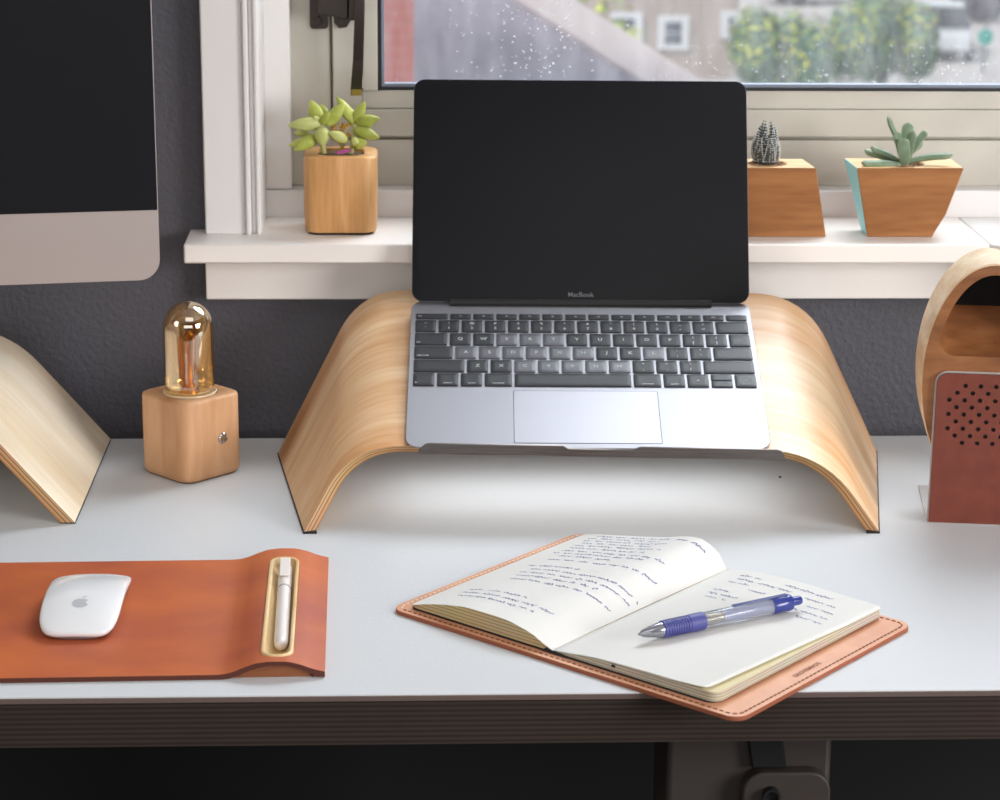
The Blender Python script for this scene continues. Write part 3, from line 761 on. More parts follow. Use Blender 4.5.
for x_, y_ in ((334, 130), (339, 127), (344, 129), (349, 133), (337, 138), (346, 140)): fm_.tube([W1(342, 154, 0), W1((x_+342)/2, (y_+154)/2, .001), W1(x_, y_, .003)], .0004, 5)
fm_.build('dried_flowers', mat('dried_flower_ochre', '#b58a2a', .7), pot)
pt_ = MB(); pt_.loft([[W1(x, y, d) for x, y, d in ((337, 150.5, -.0165), (350, 147.5, -.0155), (350.5, 150, -.0165), (339, 152.5, -.0175))], [W1(x, y, d+.001) for x, y, d in ((337, 150.5, -.0165), (350, 147.5, -.0155), (350.5, 150, -.0165), (339, 152.5, -.0175))]])
pt_.build('fallen_petal', mat('magenta_petal', '#b0458c', .5), pot)

# 2 and 3: faceted bamboo pots
M_pot2 = wood('cherry_pot', '#a87142', '#814f26', (5, 30, 46), 'Object', .40)
M_pottop = wood('pot_rim_pale', '#ecc99c', '#d6a973', (8, 50, 8), 'Object', .40)
M_aqua = mat('aqua_paint', '#a6ecf4', .45)
def poly_ring(corners, per=8):
    out = []
    for i in range(len(corners)):
        a, b = Vector(corners[i]), Vector(corners[(i+1) % len(corners)])
        for k in range(per): out.append(a.lerp(b, k/per))
    return out
def faceted_pot(root, org, levels, hole_c, hole_r, aqua_side):
    org = Vector(org); mb = MB(); RR = [[p-org for p in poly_ring(c)] for c in levels]
    n = len(RR[0]); top = RR[-1]; hz = top[0].z; hc = (hole_c[0]-org.x, hole_c[1]-org.y)
    mb.loft(RR, True, False, 0)
    mb.loft([top, circ_like(top, hole_r, hz, hc), circ_like(top, hole_r*.96, hz-.012, hc)], False, False, 1)
    o = mb.build('pot', [M_pot2, M_pottop, M_aqua], root, ang=20, bevel=.0006, seg=1)
    if aqua_side:
        for p in o.data.polygons:
            if p.material_index == 0 and p.normal.x < -.8: p.material_index = 2
    sl_ = MB(); sl_.lathe([(hole_r*.97, hz-.012), (hole_r*.97, hz-.0025), (hole_r*.5, hz-.001), (.0001, hz-.001)], 24, (*hc, 0)); sl_.build('soil', M_soil, root)
    gr = MB(); rr = random.Random(7)
    for k in range(70):
        a, q = rr.uniform(0, 2*pi), hole_r*.95*sqrt(rr.random()); gr.ball((hc[0]+q*cos(a), hc[1]+q*sin(a), hz-.0005), rr.uniform(.0006, .0016), 3, (1.3, 1, .8))
    g = gr.build('bark_chips', mat('bark_chip', '#8a5f3c', .8, noise=('#d0a988', 200, (1, 1, 1))), root)
    return o
zt = .2402
pt2 = thing('potted_haworthia', 'dark zebra haworthia with white bumps in a wooden pot behind the laptop screen', 'plant', (.2444, .6107, .1700)); pt2.scale = (1.031,)*3
faceted_pot(pt2, (.2350, .5520, SZ), [
    [(.1905, .5299, SZ), (.2814, .5299, SZ), (.2790, .5610, SZ), (.1905, .5610, SZ)],
    [(.1930, .5299, zt), (.2703, .5299, zt), (.2667, .5740, zt), (.1955, .5740, zt)]], (.2330, .5535), .0165, False)
M_haw = mat('haworthia_leaf', '#4a4d4b', .5, noise=('#3a3d3c', 120, (1, 1, 1))); M_tub = mat('white_tubercles', '#d6d8d4', .6)
hw = MB(); tb_ = MB(); rr = random.Random(3); hc = Vector((.2320-.2350, .5535-.5520, zt-SZ-.001))
for ring, (cnt, r0, hgt, r1, w) in enumerate(((7, .0085, .024, .0092, .0125), (7, .0058, .032, .0068, .0105), (5, .0028, .035, .0034, .008))):
    for k in range(cnt):
        a = 2*pi*(k+.5*ring)/cnt + .35; dv_ = Vector((cos(a), sin(a), 0)); h = hgt*rr.uniform(.9, 1.06)
        b_ = hc + dv_*r0*.75; t_ = hc + dv_*r1*rr.uniform(.75, 1.1) + Vector((0, 0, h))
        leaf(hw, b_, t_, w, .0048, .0030, up=dv_, shape='tri', k=9)
        sdv = Vector((-sin(a), cos(a), 0))
        for row in range(13):
            s_ = .16+.066*row; prof = leaf_width('tri', s_)
            c = b_.lerp(t_, s_) + dv_*(.0030*4*s_*(1-s_))
            for q in (-.92, -.45, 0, .45, .92):
                if abs(q) < .9 and rr.random() < .5: continue
                tb_.ball(c + sdv*(w/2*prof*q) + dv_*(.0024*prof**.8*sqrt(max(0, 1-q*q))), .00052 if abs(q) < .9 else .0007, 3)
hwo = hw.build('leaf_rosette', M_haw, pt2, ang=70); tb_.build('leaf_bumps', M_tub, pt2, clean=False)

pt3 = thing('potted_echeveria', 'grey-green echeveria with curled leaves in a tapered wooden pot with one aqua side', 'plant', (.3557, .6086, .1700)); pt3.scale = (1.031,)*3
faceted_pot(pt3, (.3430, .5500, SZ), [
    [(.3158, .5299, SZ), (.3705, .5299, SZ), (.3705, .5590, SZ), (.3163, .5590, SZ)],
    [(.3122, .5299, SZ+.0190), (.3812, .5299, SZ+.0190), (.3812, .5640, SZ+.0190), (.3118, .5650, SZ+.0190)],
    [(.3045, .5299, zt), (.3938, .5299, zt), (.3938, .5737, zt), (.3025, .5782, zt)]], (.3460, .5530), .0190, True)
M_ech = leaf_mat('echeveria_leaf', '#647a60', '#7d9279', '#c3cfb4', .5, .1)
ec = MB(); px3 = .000865
def W3(x, y, dy=0): return Vector(((x-901)*px3+.3465-.3430, .552-.550+dy, zt-SZ+(165-y)*px3*1.03))
for (bx, by, bd_), (tx, ty, td), w, t, lf_, tr, up in [
    ((900, 166, .0), (884, 122, .006), 10, 4.5, .003, .0012, (1, -.5, .4)), ((901, 165, -.003), (891, 134, -.004), 10, 4.5, .002, .0012, (.4, -1, .3)), ((902, 166, -.006), (897, 138, -.012), 12, 5, .002, .0014, (0, -1, .3)),
    ((904, 164, .003), (907, 128, .010), 12, 5, .002, .0014, (0, -1, .2)), ((904, 166, -.005), (909, 132, -.007), 9, 5, .002, .0010, (-.3, -1, .2)), ((910, 158, .004), (927, 137, .010), 9, 5, .002, .001, (-.6, -.5, .6)),
    ((905, 163, -.004), (948, 157, -.010), 8, 6.5, .002, .0006, (0, -.3, 1)), ((897, 165, -.008), (858, 164, -.014), 9, 7, .001, .0006, (0, -.3, 1)), ((898, 163, .0), (870, 152, .004), 8, 6.5, .001, .0006, (0, -.3, 1)),
    ((899, 165, .004), (866, 157, .012), 8, 6, .001, .0006, (0, -.3, 1)), ((904, 162, .008), (925, 150, .020), 8, 6, .001, .0006, (0, -.3, 1))]:
    leaf(ec, W3(bx, by, bd_), W3(tx, ty, td), w*px3, t*px3, lf_, up=up, shape='finger', k=14, trough=tr, curl=.0022)
ec.build('leaf_rosette', M_ech, pt3, ang=70)

# ------------------------------------------------------------------ leather desk mat with wooden pen tray
M_tan = mat('cognac_leather', '#c66a3a', .42, spec=.45, bump=(700, .12, .0004), noise=('#a8523a', 9, (1, 1.6, 1)))
M_tanedge = mat('dark_leather_edge', '#54281a', .6)
M_traywood = wood('pale_tray_maple', '#ecd3a6', '#d2ab74', (40, 5, 30), 'Object', .45)
mo_ = Vector((-.30, .14, 0))
mat_t = thing('desk_mat', 'cognac leather desk mat with a raised wooden pen tray under the mouse', 'desk mat', M=Matrix.Translation(mo_ + Vector((-.002, -.003, 0))) @ Matrix.Rotation(radians(1.2), 4, 'Z'))
X0, X1, XT = -.640, -.1215, .0020
ztop = spline([X0, -.192, -.1865, -.180, -.172, -.164, -.155, -.147, -.138, -.129, -.1215], [.0034, .0034, .0037, .0052, .0084, .0108, .0117, .0115, .0096, .0062, .0042])
zbot = spline([X0, -.188, -.1835, -.177, -.170, -.162, -.155, -.147, -.139, -.131, -.1275, -.1215], [.0001, .0001, .0005, .0024, .0054, .0078, .0088, .0086, .0068, .0036, .0010, .0006])
xs = [X0, -.5, -.4, -.3, -.22] + [-.1925+.0710*k/40 for k in range(41)]
def yb(x): return .0262 + (x+.3269)*.010*0 + .0008*max(0, (x+.19))/.07
def yt(x): return .2425
lm = MB(); sec = [(x, ztop(x)) for x in xs] + [(x, zbot(x)) for x in reversed(xs)]
def matring(fy): return [Vector((x, fy(x), z))-mo_ for x, z in sec]
half = len(xs)
lm.loft([matring(yb), matring(lambda x: yb(x)+.05), matring(lambda x: .14), matring(lambda x: yt(x)-.05), matring(yt)])
lo = lm.build('leather_sheet', [M_tan, M_tanedge], mat_t, ang=40)
for p in lo.data.polygons:
    if abs(p.normal.y) > .9: p.material_index = 1
# tray slot: stadium outline along Y, slightly slanted like the mat edge
def stadium(x0, x1, y0, y1, ins, z, n=10):
    r = (x1-x0)/2-ins; cx = (x0+x1)/2; out = []
    for k in range(n+1): a = pi*k/n; out.append((cx+r*cos(a), y1-(x1-x0)/2+r*sin(a), z))
    for k in range(n+1): a = pi+pi*k/n; out.append((cx+r*cos(a), y0+(x1-x0)/2+r*sin(a), z))
    return [Vector(p)-mo_ for p in out]
sx0, sx1, sy0, sy1 = -.1632, -.1415, .0345, .2235
cu2 = MB(); cu2.loft([stadium(sx0, sx1, sy0, sy1, 0, -.002), stadium(sx0, sx1, sy0, sy1, 0, .03)])
c2 = cu2.build('slot_cutter', M_black); c2.parent = mat_t; bpy.context.view_layer.update(); boolean_cut(lo, c2)
cx_ = [-.183+.0525*k/16 for k in range(17)]
sec2 = [(x, zbot(x)-.0001) for x in cx_] + [(x, .0003) for x in reversed(cx_)]
M_core = wood('tray_core_walnut', '#8a5434', '#6b3d25', (20, 5, 40))
for ya, yb2 in ((.0290, .0330), (.2250, .2400)):
    core = MB(); core.loft([[Vector((x, y, max(z, .0003)))-mo_ for x, z in sec2] for y in (ya, yb2)]); core.build('tray_end', M_core, mat_t)
tr_ = MB(); e_ = .0003
def tz(z): return z
tr_.loft([stadium(sx0+e_, sx1-e_, sy0+e_, sy1-e_, 0, .0018), stadium(sx0+e_, sx1-e_, sy0+e_, sy1-e_, 0, .0120), stadium(sx0+e_, sx1-e_, sy0+e_, sy1-e_, .0004, .0124), stadium(sx0, sx1, sy0, sy1, .0024, .0124),
          stadium(sx0, sx1, sy0, sy1, .0028, .0121), stadium(sx0, sx1, sy0, sy1, .0034, .0076), stadium(sx0, sx1, sy0, sy1, .0056, .0042), stadium(sx0, sx1, sy0, sy1, .0088, .0032)])
tr_.build('pen_tray', M_traywood, mat_t, ang=50)

# white pen lying in the tray
M_penwhite = mat('white_pen_plastic', '#ded7d4', .35, spec=.5)
wp = thing('white_pen', 'white plastic pen with a square clip lying in the pen tray', 'pen', M=Matrix.Translation((-.1530, .134, .0082)) @ Matrix.Rotation(radians(1.7), 4, 'Z'))
wb_ = MB(); Ry = Matrix.Rotation(-pi/2, 4, 'X')
wprof = [(.0001, -.0735), (.0016, -.0733), (.0034, -.0718), (.0044, -.069), (.0047, -.064), (.0047, .030), (.00475, .0302), (.0048, .0305), (.0048, .074), (.0040, .0765), (.0001, .0770)]
wb_.lathe(wprof, 24, M=Ry); wb_.build('barrel', M_penwhite, wp, ang=40)
wc = MB(); wc.box(-.0036, .0036, .0455, .0800, .0052, .0066); wc.box(-.0036, .0036, .0740, .0800, .0, .0060); wc.build('clip', mat('white_clip', '#e6dfdc', .3), wp, bevel=.0005)
wr = MB(); wr.lathe([(.0047, .0290), (.00505, .0293), (.00505, .0310), (.0047, .0313)], 24, M=Ry); wr.build('ring', mat('pen_ring_grey', '#a59f9d', .4), wp)

# ------------------------------------------------------------------ mouse
ms_o = thing('computer_mouse', 'white glossy computer mouse on the cognac leather mat', 'mouse', M=Matrix.Translation((-.2868, .1395, .0034)) @ Matrix.Rotation(radians(-.5), 4, 'Z'))
mw, ml_ = .0268, .0560
def mplan(s, f=1.0):
    t = 2*pi*s; c, s_ = cos(t), sin(t); n = 4.6
    return (mw*f*math.copysign(abs(c)**(2/n), c), ml_*f*math.copysign(abs(s_)**(2/n), s_))
def mshell(y): return .0072 + .0135*(1-(y/ml_)**2)**.85 if abs(y) < ml_ else .0072
N_ = 72; ms_m = MB(); rings = []
for f, drop in ((.985, .0012), (1, .0004), (1, -.0003)):
    pass
def mrg(f, off): 
    out = []
    for k in range(N_):
        x, y = mplan(k/N_, f); yy = max(-ml_, min(ml_, y)); z = .0058+.0122*(1-abs(yy/ml_)**2.0)
        zx = -.0030*abs(x/mw)**2.6
        out.append((x, y, z+zx+off))
    return out
tops = [mrg(.955, -.0046), mrg(.99, -.0024), mrg(1, -.0006), mrg(.992, .0003)] + [mrg(f, .0006) for f in (.96, .9, .8, .65, .5, .35, .2, .08)]
ms_m.loft(tops, cap0=True, cap1=True); ms_m.build('top_shell', M_white, ms_o, ang=55)
mb2 = MB(); mb2.loft([[(x*.72, y*.93, .0003) for x, y, z in mrg(1, 0)], [(x*.78, y*.95, .0010) for x, y, z in mrg(1, 0)], mrg(.955, -.0046)]); mb2.build('underside', mat('mouse_base_grey', '#8d8e92', .35, metal=.4), ms_o, ang=50)
# fruit mark on the shell
def applelogo():
    pts = []
    for k in range(48):
        t = 2*pi*k/48; r = 1-.10*abs(sin(t))**8*(1 if sin(t) > 0 else .9)
        pts.append((r*cos(t)*1.0, r*sin(t)*1.02))
    out = []
    for x, y in pts:
        if x > .55: x = x - .55*max(0, 1-((y-.12)/.42)**2)*.75
        out.append((x, y))
    return out
lgm = MB(); sc_ = .0056; ly0 = -.026
def onshell(x, y, off=.00075):
    f = max(abs(x)/mw, abs(y)/ml_); return (x, y, .0058+.0122*(1-abs(y/ml_)**2)-.0030*abs(x/mw)**2.6+off)
ap = applelogo(); ctr = onshell(0, ly0)
v = [ctr] + [onshell(x*sc_, ly0+y*sc_) for x, y in ap]
lgm.add(v, [(0, 1+i, 1+(i+1) % len(ap)) for i in range(len(ap))])
lfv = [(.05, 1.12), (.10, 1.38), (.30, 1.62), (.52, 1.72), (.50, 1.48), (.34, 1.22)]
lgm.add([onshell(x*sc_, ly0+y*sc_) for x, y in lfv], [tuple(range(6))])
lgm.build('logo', mat('logo_grey', '#b6b8bd', .35), ms_o, flat=True, clean=False)

# ------------------------------------------------------------------ notebook in its leather cover
nu = Vector((.742, -.670, 0)).normalized(); nv_ = Vector((-nu.y, nu.x, 0)); NB0 = Vector((.0257, .0445, 0))
NM = frame(nu, nv_, Vector((0, 0, 1)), NB0)
cov = thing('leather_notebook_cover', 'tan stitched leather cover spread open under the handwritten notebook', 'notebook cover', M=NM)
M_cov = mat('natural_leather', '#dfa684', .42, spec=.45, bump=(600, .1, .0004), noise=('#cf9270', 25, (1, 1, 1)))
M_cove = mat('leather_cut_edge', '#96553a', .6)
cm = MB()
cr = rrect(-.1450, .1440, .0015, .2125, .011, 8)
cm.loft([[(x, y, .0002) for x, y in cr], [(x, y, .0024) for x, y in cr], [(x*.998, .1+(y-.1)*.998, .0030) for x, y in cr]])
co_ = cm.build('leather_sheet', [M_cov, M_cove], cov)
for p in co_.data.polygons:
    if abs(p.normal.z) < .6: p.material_index = 1
stc = MB(); rs = rrect(-.1450+.0042, .1440-.0042, .0015+.0042, .2125-.0042, .0075, 8)
per = [Vector((x, y, 0)) for x, y in rs] + [Vector((*rs[0], 0))]; acc = 0; dist = 0; stp = .0046
segs = []
for a, b in zip(per, per[1:]):
    L_ = (b-a).length; d = (b-a).normalized() if L_ > 0 else Vector((1, 0, 0))
    while dist < acc + L_:
        c = a + d*(dist-acc); segs.append((c, d)); dist += stp
    acc += L_
stc2 = MB()
for c, d in segs:
    pale = c.x < -.138
    nrm = Vector((-d.y, d.x, 0)); h = .0014; w = .0005
    q = [c-d*h-nrm*w, c+d*h-nrm*w, c+d*h+nrm*w, c-d*h+nrm*w]
    (stc2 if pale else stc).loft([[(p.x, p.y, z) for p in q] for z in (.0029, .0034)])
stc.build('stitching', mat('brown_thread', '#7d4a32', .7), cov, flat=True)
stc2.build('stitching', mat('cream_thread', '#f0dfcc', .7), cov, flat=True)
v, f = text_geo('GROVEMADE', .0052, .0001)
em = MB(); em.add([(.1325-p.y, .0960+p.x, .00325) for p in v], f)
em.build('embossed_lettering', mat('pressed_leather', '#9c6146', .6), cov, flat=True, clean=False)

nb = thing('open_notebook', 'open cream-paged notebook with blue handwriting lying in the tan leather cover', 'notebook', M=NM)
M_page = mat('white_page', '#dddcd9', .75, spec=.2); M_cream = mat('cream_paper', '#ddd2ac', .75, spec=.2)
M_pageedge = stripes('page_edges', [(0, '#d9d2c3'), (.5, '#cfc6b4'), (.75, '#8f8676'), (1, '#d9d2c3')], 'Z', 520, 'Object', .8)
M_pageedge2 = stripes('shaded_page_edges', [(0, '#d2c199'), (.55, '#c9b584'), (.8, '#8f7a52'), (1, '#d2c199')], 'Z', 430, 'Object', .8)
LBf = spline([-.1360, -.116, -.098, -.080, -.0539, -.0282, -.0155, -.0090], [.0046, .0105, .0143, .0166, .0168, .0128, .0075, .0053])
LTf = spline([-.1360, -.1184, -.0952, -.068, -.0327, -.0167, -.0075], [.0048, .0080, .0122, .0174, .0250, .0191, .0068])
RBf = spline([-.0090, .003, .0298, .0696, .1005, .1215], [.0053, .0066, .0095, .0108, .0112, .0113])
RTf = spline([-.0075, .004, .0197, .0531, .0857, .1215], [.0068, .0090, .0111, .0122, .0115, .0102])
V0, V1 = .0105, .2095
def zL(u, v): t = (v-V0)/(V1-V0); t = max(0, min(1, t)); return LBf(u)*(1-t)+LTf(u)*t
def zR(u, v): t = (v-V0)/(V1-V0); t = max(0, min(1, t)); return RBf(u)*(1-t)+RTf(u)*t
def corner_in(v, r=.007):
    d = max(0, r-(v-V0), r-(V1-v)); return r-sqrt(max(0, r*r-d*d))
def vgrid(n=26):
    return [V0, V0+.001, V0+.003, V0+.007] + [V0+.007+(V1-V0-.014)*k/n for k in range(1, n)] + [V1-.007, V1-.003, V1-.001, V1]
def gut(v): return -.0090+.0015*(v-V0)/(V1-V0)
ZB = .0044
def page_block(name, u_out, zf_, m_top, m_edge, shave=0.0):
    vs = vgrid(); nu_ = 22; mb = MB(); top = []; bot = []
    for v in vs:
        ci = corner_in(v); g = gut(v); e = u_out - math.copysign(ci, u_out); rt = []; rb = []
        for i in range(nu_+1):
            t = i/nu_; t = t*t*(3-2*t)*.5+t*.5; u = g+(e-g)*t; rt.append((u, v, max(zf_(u, v)-shave, ZB+.0002))); rb.append((u, v, ZB))
        top.append(rt); bot.append(rb)
    n = nu_+1; R = len(vs); V = [p for r in top for p in r] + [p for r in bot for p in r]; F = []; mi = []
    for j in range(R-1):
        for i in range(nu_):
            mb.add([], [])
            F.append((j*n+i, j*n+i+1, (j+1)*n+i+1, (j+1)*n+i)); mi.append(0)
    o = R*n
    for j in range(R-1):
        F.append((j*n+nu_, o+j*n+nu_, o+(j+1)*n+nu_, (j+1)*n+nu_)); mi.append(1)
        F.append((j*n, (j+1)*n, o+(j+1)*n, o+j*n)); mi.append(1)
        for i in range(nu_): F.append((o+j*n+i, o+(j+1)*n+i, o+(j+1)*n+i+1, o+j*n+i+1)); mi.append(1)
    for i in range(nu_):
        F.append((i, o+i, o+i+1, i+1)); mi.append(1)
        k = (R-1)*n; F.append((k+i, k+i+1, o+k+i+1, o+k+i)); mi.append(1)
    mb.v = V; mb.f = [list(f) for f in F]; mb.mi = mi; mb.uv = [[(0, 0)]*len(f) for f in F]
    return mb.build(name, [m_top, m_edge], nb, ang=45)
page_block('page_block', -.1355, zL, M_page, M_pageedge2)
page_block('page_block', .1212, zR, M_cream, M_pageedge, .0006)
# top sheet of the writing side, its free edge a little short of the block
tsht = MB(); vs = vgrid(); nu_ = 24; T_ = []
for v in vs:
    t = (v-V0)/(V1-V0); g = gut(v); e = .1140+.0068*min(1, t*1.3) - corner_in(v, .004); row = []
    for i in range(nu_+1):
        u = g+(e-g)*i/nu_; lift = .0016*max(0, (u-.085)/.03)**1.5*max(0, 1-t*1.1)
        row.append((u, v, zR(u, v)+lift))
    T_.append(row)
n = nu_+1
V = [p for r in T_ for p in r]; F = [(j*n+i, j*n+i+1, (j+1)*n+i+1, (j+1)*n+i) for j in range(len(vs)-1) for i in range(nu_)]
tsht.add(V, F, 0); tso = tsht.build('loose_sheet', M_page, nb, ang=60)
sd_ = tso.modifiers.new('sheet', 'SOLIDIFY'); sd_.thickness = .0002; sd_.offset = -1
# black board covers
bcv = MB(); b1 = rrect(-.1350, .1190, V0-.0006, V1-.001, .007, 5)
bcv.loft([[(x, y, .0032) for x, y in b1], [(x, y, ZB-.0001) for x, y in b1]])
bcv.build('black_cover', M_black, nb, bevel=.0004)
spn = MB(); spn.loft([[(u, y, z) for u, z in ((-.0170, .0032), (.0050, .0032), (.0020, .0046), (-.0090, .0052), (-.0140, .0062))] for y in (V0-.0012, V0+.004)])
spn.build('black_spine', M_black, nb, bevel=.0006)
# handwriting: ink strokes lying on the pages
M_ink = mat('blue_ink', '#3f4b94', .6)
rnd = random.Random(11)
def scribble(mb, zf_, u0, u1, v, size, slope=0.0, w=.00026):
    u = u0
    while u < u1:
        wl = rnd.uniform(.006, .016); e = min(u+wl, u1); pts = []; x = u; ph = rnd.uniform(0, 6)
        while x < e:
            ph += rnd.uniform(1.0, 2.1); k = rnd.random(); a = size*(.5 if k < .75 else 1.25)
            pts.append((x+.25*size*sin(ph*1.7), v+slope*(x-u0)+a*.5*sin(ph)+rnd.uniform(-.1, .1)*size)); x += size*.26
        for (xa, ya), (xb, yb_) in zip(pts, pts[1:]):
            d = Vector((xb-xa, yb_-ya)); L_ = d.length
            if L_ < 1e-6: continue
            nx, ny = -d.y/L_*w, d.x/L_*w
            q = [(xa-nx, ya-ny), (xb-nx, yb_-ny), (xb+nx, yb_+ny), (xa+nx, ya+ny)]
            mb.add([(a, b, zf_(a, b)+.00022) for a, b in q], [(0, 1, 2, 3)])
        u = e+rnd.uniform(.0018, .004)
hwm = MB()
scribble(hwm, zL, -.046, -.018, .2005, .0036, -.05, .00036)
for v, a, b in ((.2035, -.118, -.060), (.1965, -.122, -.066), (.1895, -.122, -.054), (.1825, -.120, -.060), (.1755, -.122, -.050), (.1685, -.120, -.058), (.1600, -.118, -.030), (.1530, -.120, -.048), (.1455, -.112, -.070),
                (.1350, -.112, -.022), (.1170, -.116, -.078), (.1080, -.106, -.018), (.0990, -.108, -.020), (.0905, -.104, -.042), (.0815, -.104, -.022), (.0500, -.112, -.070), (.0420, -.112, -.040), (.0340, -.110, -.050)):
    scribble(hwm, zL, a+rnd.uniform(-.002, .002), b+.008, v, .0030, rnd.uniform(-.03, .01))
hwm.build('handwriting', M_ink, nb, flat=True, clean=False)
hwm = MB()
for v, a, b in ((.1985, .012, .034), (.1905, .014, .060), (.1980, .050, .088), (.1825, .012, .030), (.1745, .034, .050), (.1640, .012, .026), (.1560, .014, .040), (.1480, .016, .034), (.1860, .074, .098), (.1740, .082, .104), (.1640, .076, .106), (.1540, .086, .108)):
    scribble(hwm, lambda u, v_: zR(u, v_), a, b, v, .0031, -.04)
hwm.build('handwriting', M_ink, nb, flat=True, clean=False)
# ink note scribbled on the lower page edges
dt = MB(); dt.tube([(.040, V0-.0003, .0078), (.0425, V0-.0003, .0077)], .0009, 8); dt.build('ink_spot', M_black, nb)

# ------------------------------------------------------------------ blue gel pen on the notebook
pt_, pe_ = Vector((.0345, .0465)), Vector((.0822, .1655))
def pageP(q): return NM @ Vector((q.x, q.y, zR(q.x, q.y)+.0003))
A = pageP(pt_) + Vector((0, 0, .0065)); B = pageP(pe_) + Vector((0, 0, .0068))
pa = (B-A).normalized(); ps = pa.cross(Vector((0, 0, 1))).normalized(); pu = ps.cross(pa)
Lp = (B-A).length
gp = thing('gel_pen', 'blue and clear click gel pen with a ribbed grip lying on the open page', 'pen', M=frame(ps, pa, pu, A))
Mp = Matrix.Rotation(-pi/2, 4, 'X'); K = Lp/.1285
def pl(prof): return [(r*1.06, z*K) for r, z in prof]
M_clear = mat('clear_barrel_plastic', '#dfe3ee', .12, spec=.5, trans=.75, ior=1.3)
M_blue = mat('blue_pen_plastic', '#2d3a86', .28, coat=.3); M_grip = mat('blue_rubber_grip', '#4a4c8e', .5)
tipm = MB(); tipm.lathe(pl([(.0001, -.0005), (.0007, -.0004), (.0010, .0010), (.0021, .0022), (.0036, .0085), (.0047, .0150), (.0048, .0172)]), 24, M=Mp)
tipm.build('tip_cone', mat('smoky_clear_tip', '#9b9ca6', .12, spec=.6, metal=.65), gp)
gpr = [(.0047, .0170), (.0055, .0178)]
for k in range(10): z = .0185+.0019*k; gpr += [(.00560, z), (.00560, z+.0011), (.00520, z+.0014), (.00520, z+.0017)]
gpr += [(.0056, .0380), (.0058, .0440), (.0057, .0495), (.0050, .0502)]
grm = MB(); grm.lathe(pl(gpr), 28, M=Mp); grm.build('rubber_grip', M_grip, gp, ang=25)
bam = MB(); bam.lathe(pl([(.0050, .0500), (.0052, .0505), (.0052, .1060), (.0050, .1065)]), 28, M=Mp); bar = bam.build('clear_barrel', M_clear, gp)
rfm = MB(); rfm.lathe(pl([(.0030, .0505), (.0030, .0600), (.0022, .0610), (.0022, .0640), (.0030, .0650), (.0030, .0655)]), 16, M=Mp); rfm.build('spring', mat('brass_spring', '#9d9478', .3, metal=.8), bar)
rf2 = MB(); rf2.lathe(pl([(.0029, .0655), (.0029, .0700), (.0029, .1040)]), 16, M=Mp); rf2.build('ink_refill', mat('ink_refill_pale', '#8f97bd', .3), bar)
cpm = MB(); cpm.lathe(pl([(.0053, .1040), (.0055, .1045), (.0055, .1185), (.0050, .1200), (.0042, .1205), (.0001, .1205)]), 28, M=Mp); cpm.build('blue_cap', M_blue, gp)
btm = MB(); btm.lathe(pl([(.0030, .1200), (.0030, .1270), (.0026, .1285), (.0001, .1288)]), 20, M=Mp); btm.build('push_button', M_blue, gp)
clm = MB(); clm.box(-.0016, .0016, .073*K, .117*K, .0058, .0066); clm.box(-.0016, .0016, .110*K, .117*K, .0045, .0060); clm.ball((0, .0745*K, .0056), .0008, 5)
clm.build('clip', mat('dark_blue_clip', '#4a5488', .25, spec=.5), gp, bevel=.0004)

# tiny dark crumb on the desk
ck_ = MB(); ck_.ball((0, 0, .0009), .0011, 5, (1.1, .9, .8))
cr_ = ck_.build('crumb', M_black); cr_.location = (.2362, .4402, 0); tag(cr_, 'tiny black crumb lying alone on the white desk between the legs of the laptop stand', 'crumb')

# ------------------------------------------------------------------ outside the window
GZ = -7.87
struct(box_obj('ground', -60, 120, 1.5, 200, GZ-.3, GZ, mat('pale_concrete_lot', '#c9c4c2', .9, noise=('#b9b2b2', .4, (1, 1, 1)))))
M_tanwall = mat('tan_render', '#b7a79f', .9); M_frame = mat('white_window_trim', '#e6e8ee', .6); M_dpane = mat('dark_house_window', '#4c5668', .15)
bld = thing('apartment_building', 'tan rendered building with white-framed windows across the lot', 'building', (6, 62, GZ))
def bb(mb, x0, x1, y0, y1, z0, z1): return mb.box(x0-6, x1-6, y0-62, y1-62, z0-GZ, z1-GZ)
bb(MB(), -3, 8.78, 60, 66, GZ, -1.2).build('wall', M_tanwall, bld)
rfb = MB(); rfb.loft([[(x-6, y-62, z-GZ) for y, z in ((59.6, -1.25), (63, .6), (66.4, -1.25))] for x in (-3.4, 9.2)]); rfb.build('roof', mat('grey_shingles', '#7d7880', .9), bld)
for x0, x1, z0, z1 in ((6.67, 7.38, -7.05, -6.28), (5.42, 6.14, -6.90, -6.20), (8.36, 8.74, -6.75, -6.15), (6.02, 6.36, -7.85, -7.45), (4.1, 4.8, -6.9, -6.2), (6.67, 7.38, -4.6, -3.8), (5.42, 6.14, -4.6, -3.8)):
    wm = MB(); bb(wm, x0-.06, x1+.06, 59.9, 60.02, z0-.06, z1+.06); wf = wm.build('window_frame', M_frame, bld)
    pm = MB(); bb(pm, x0+.14, x1-.14, 59.88, 59.95, z0+.10, (z0+z1)/2-.02); bb(pm, x0+.14, x1-.14, 59.88, 59.95, (z0+z1)/2+.03, z1-.10); pm.build('pane', M_dpane, wf)

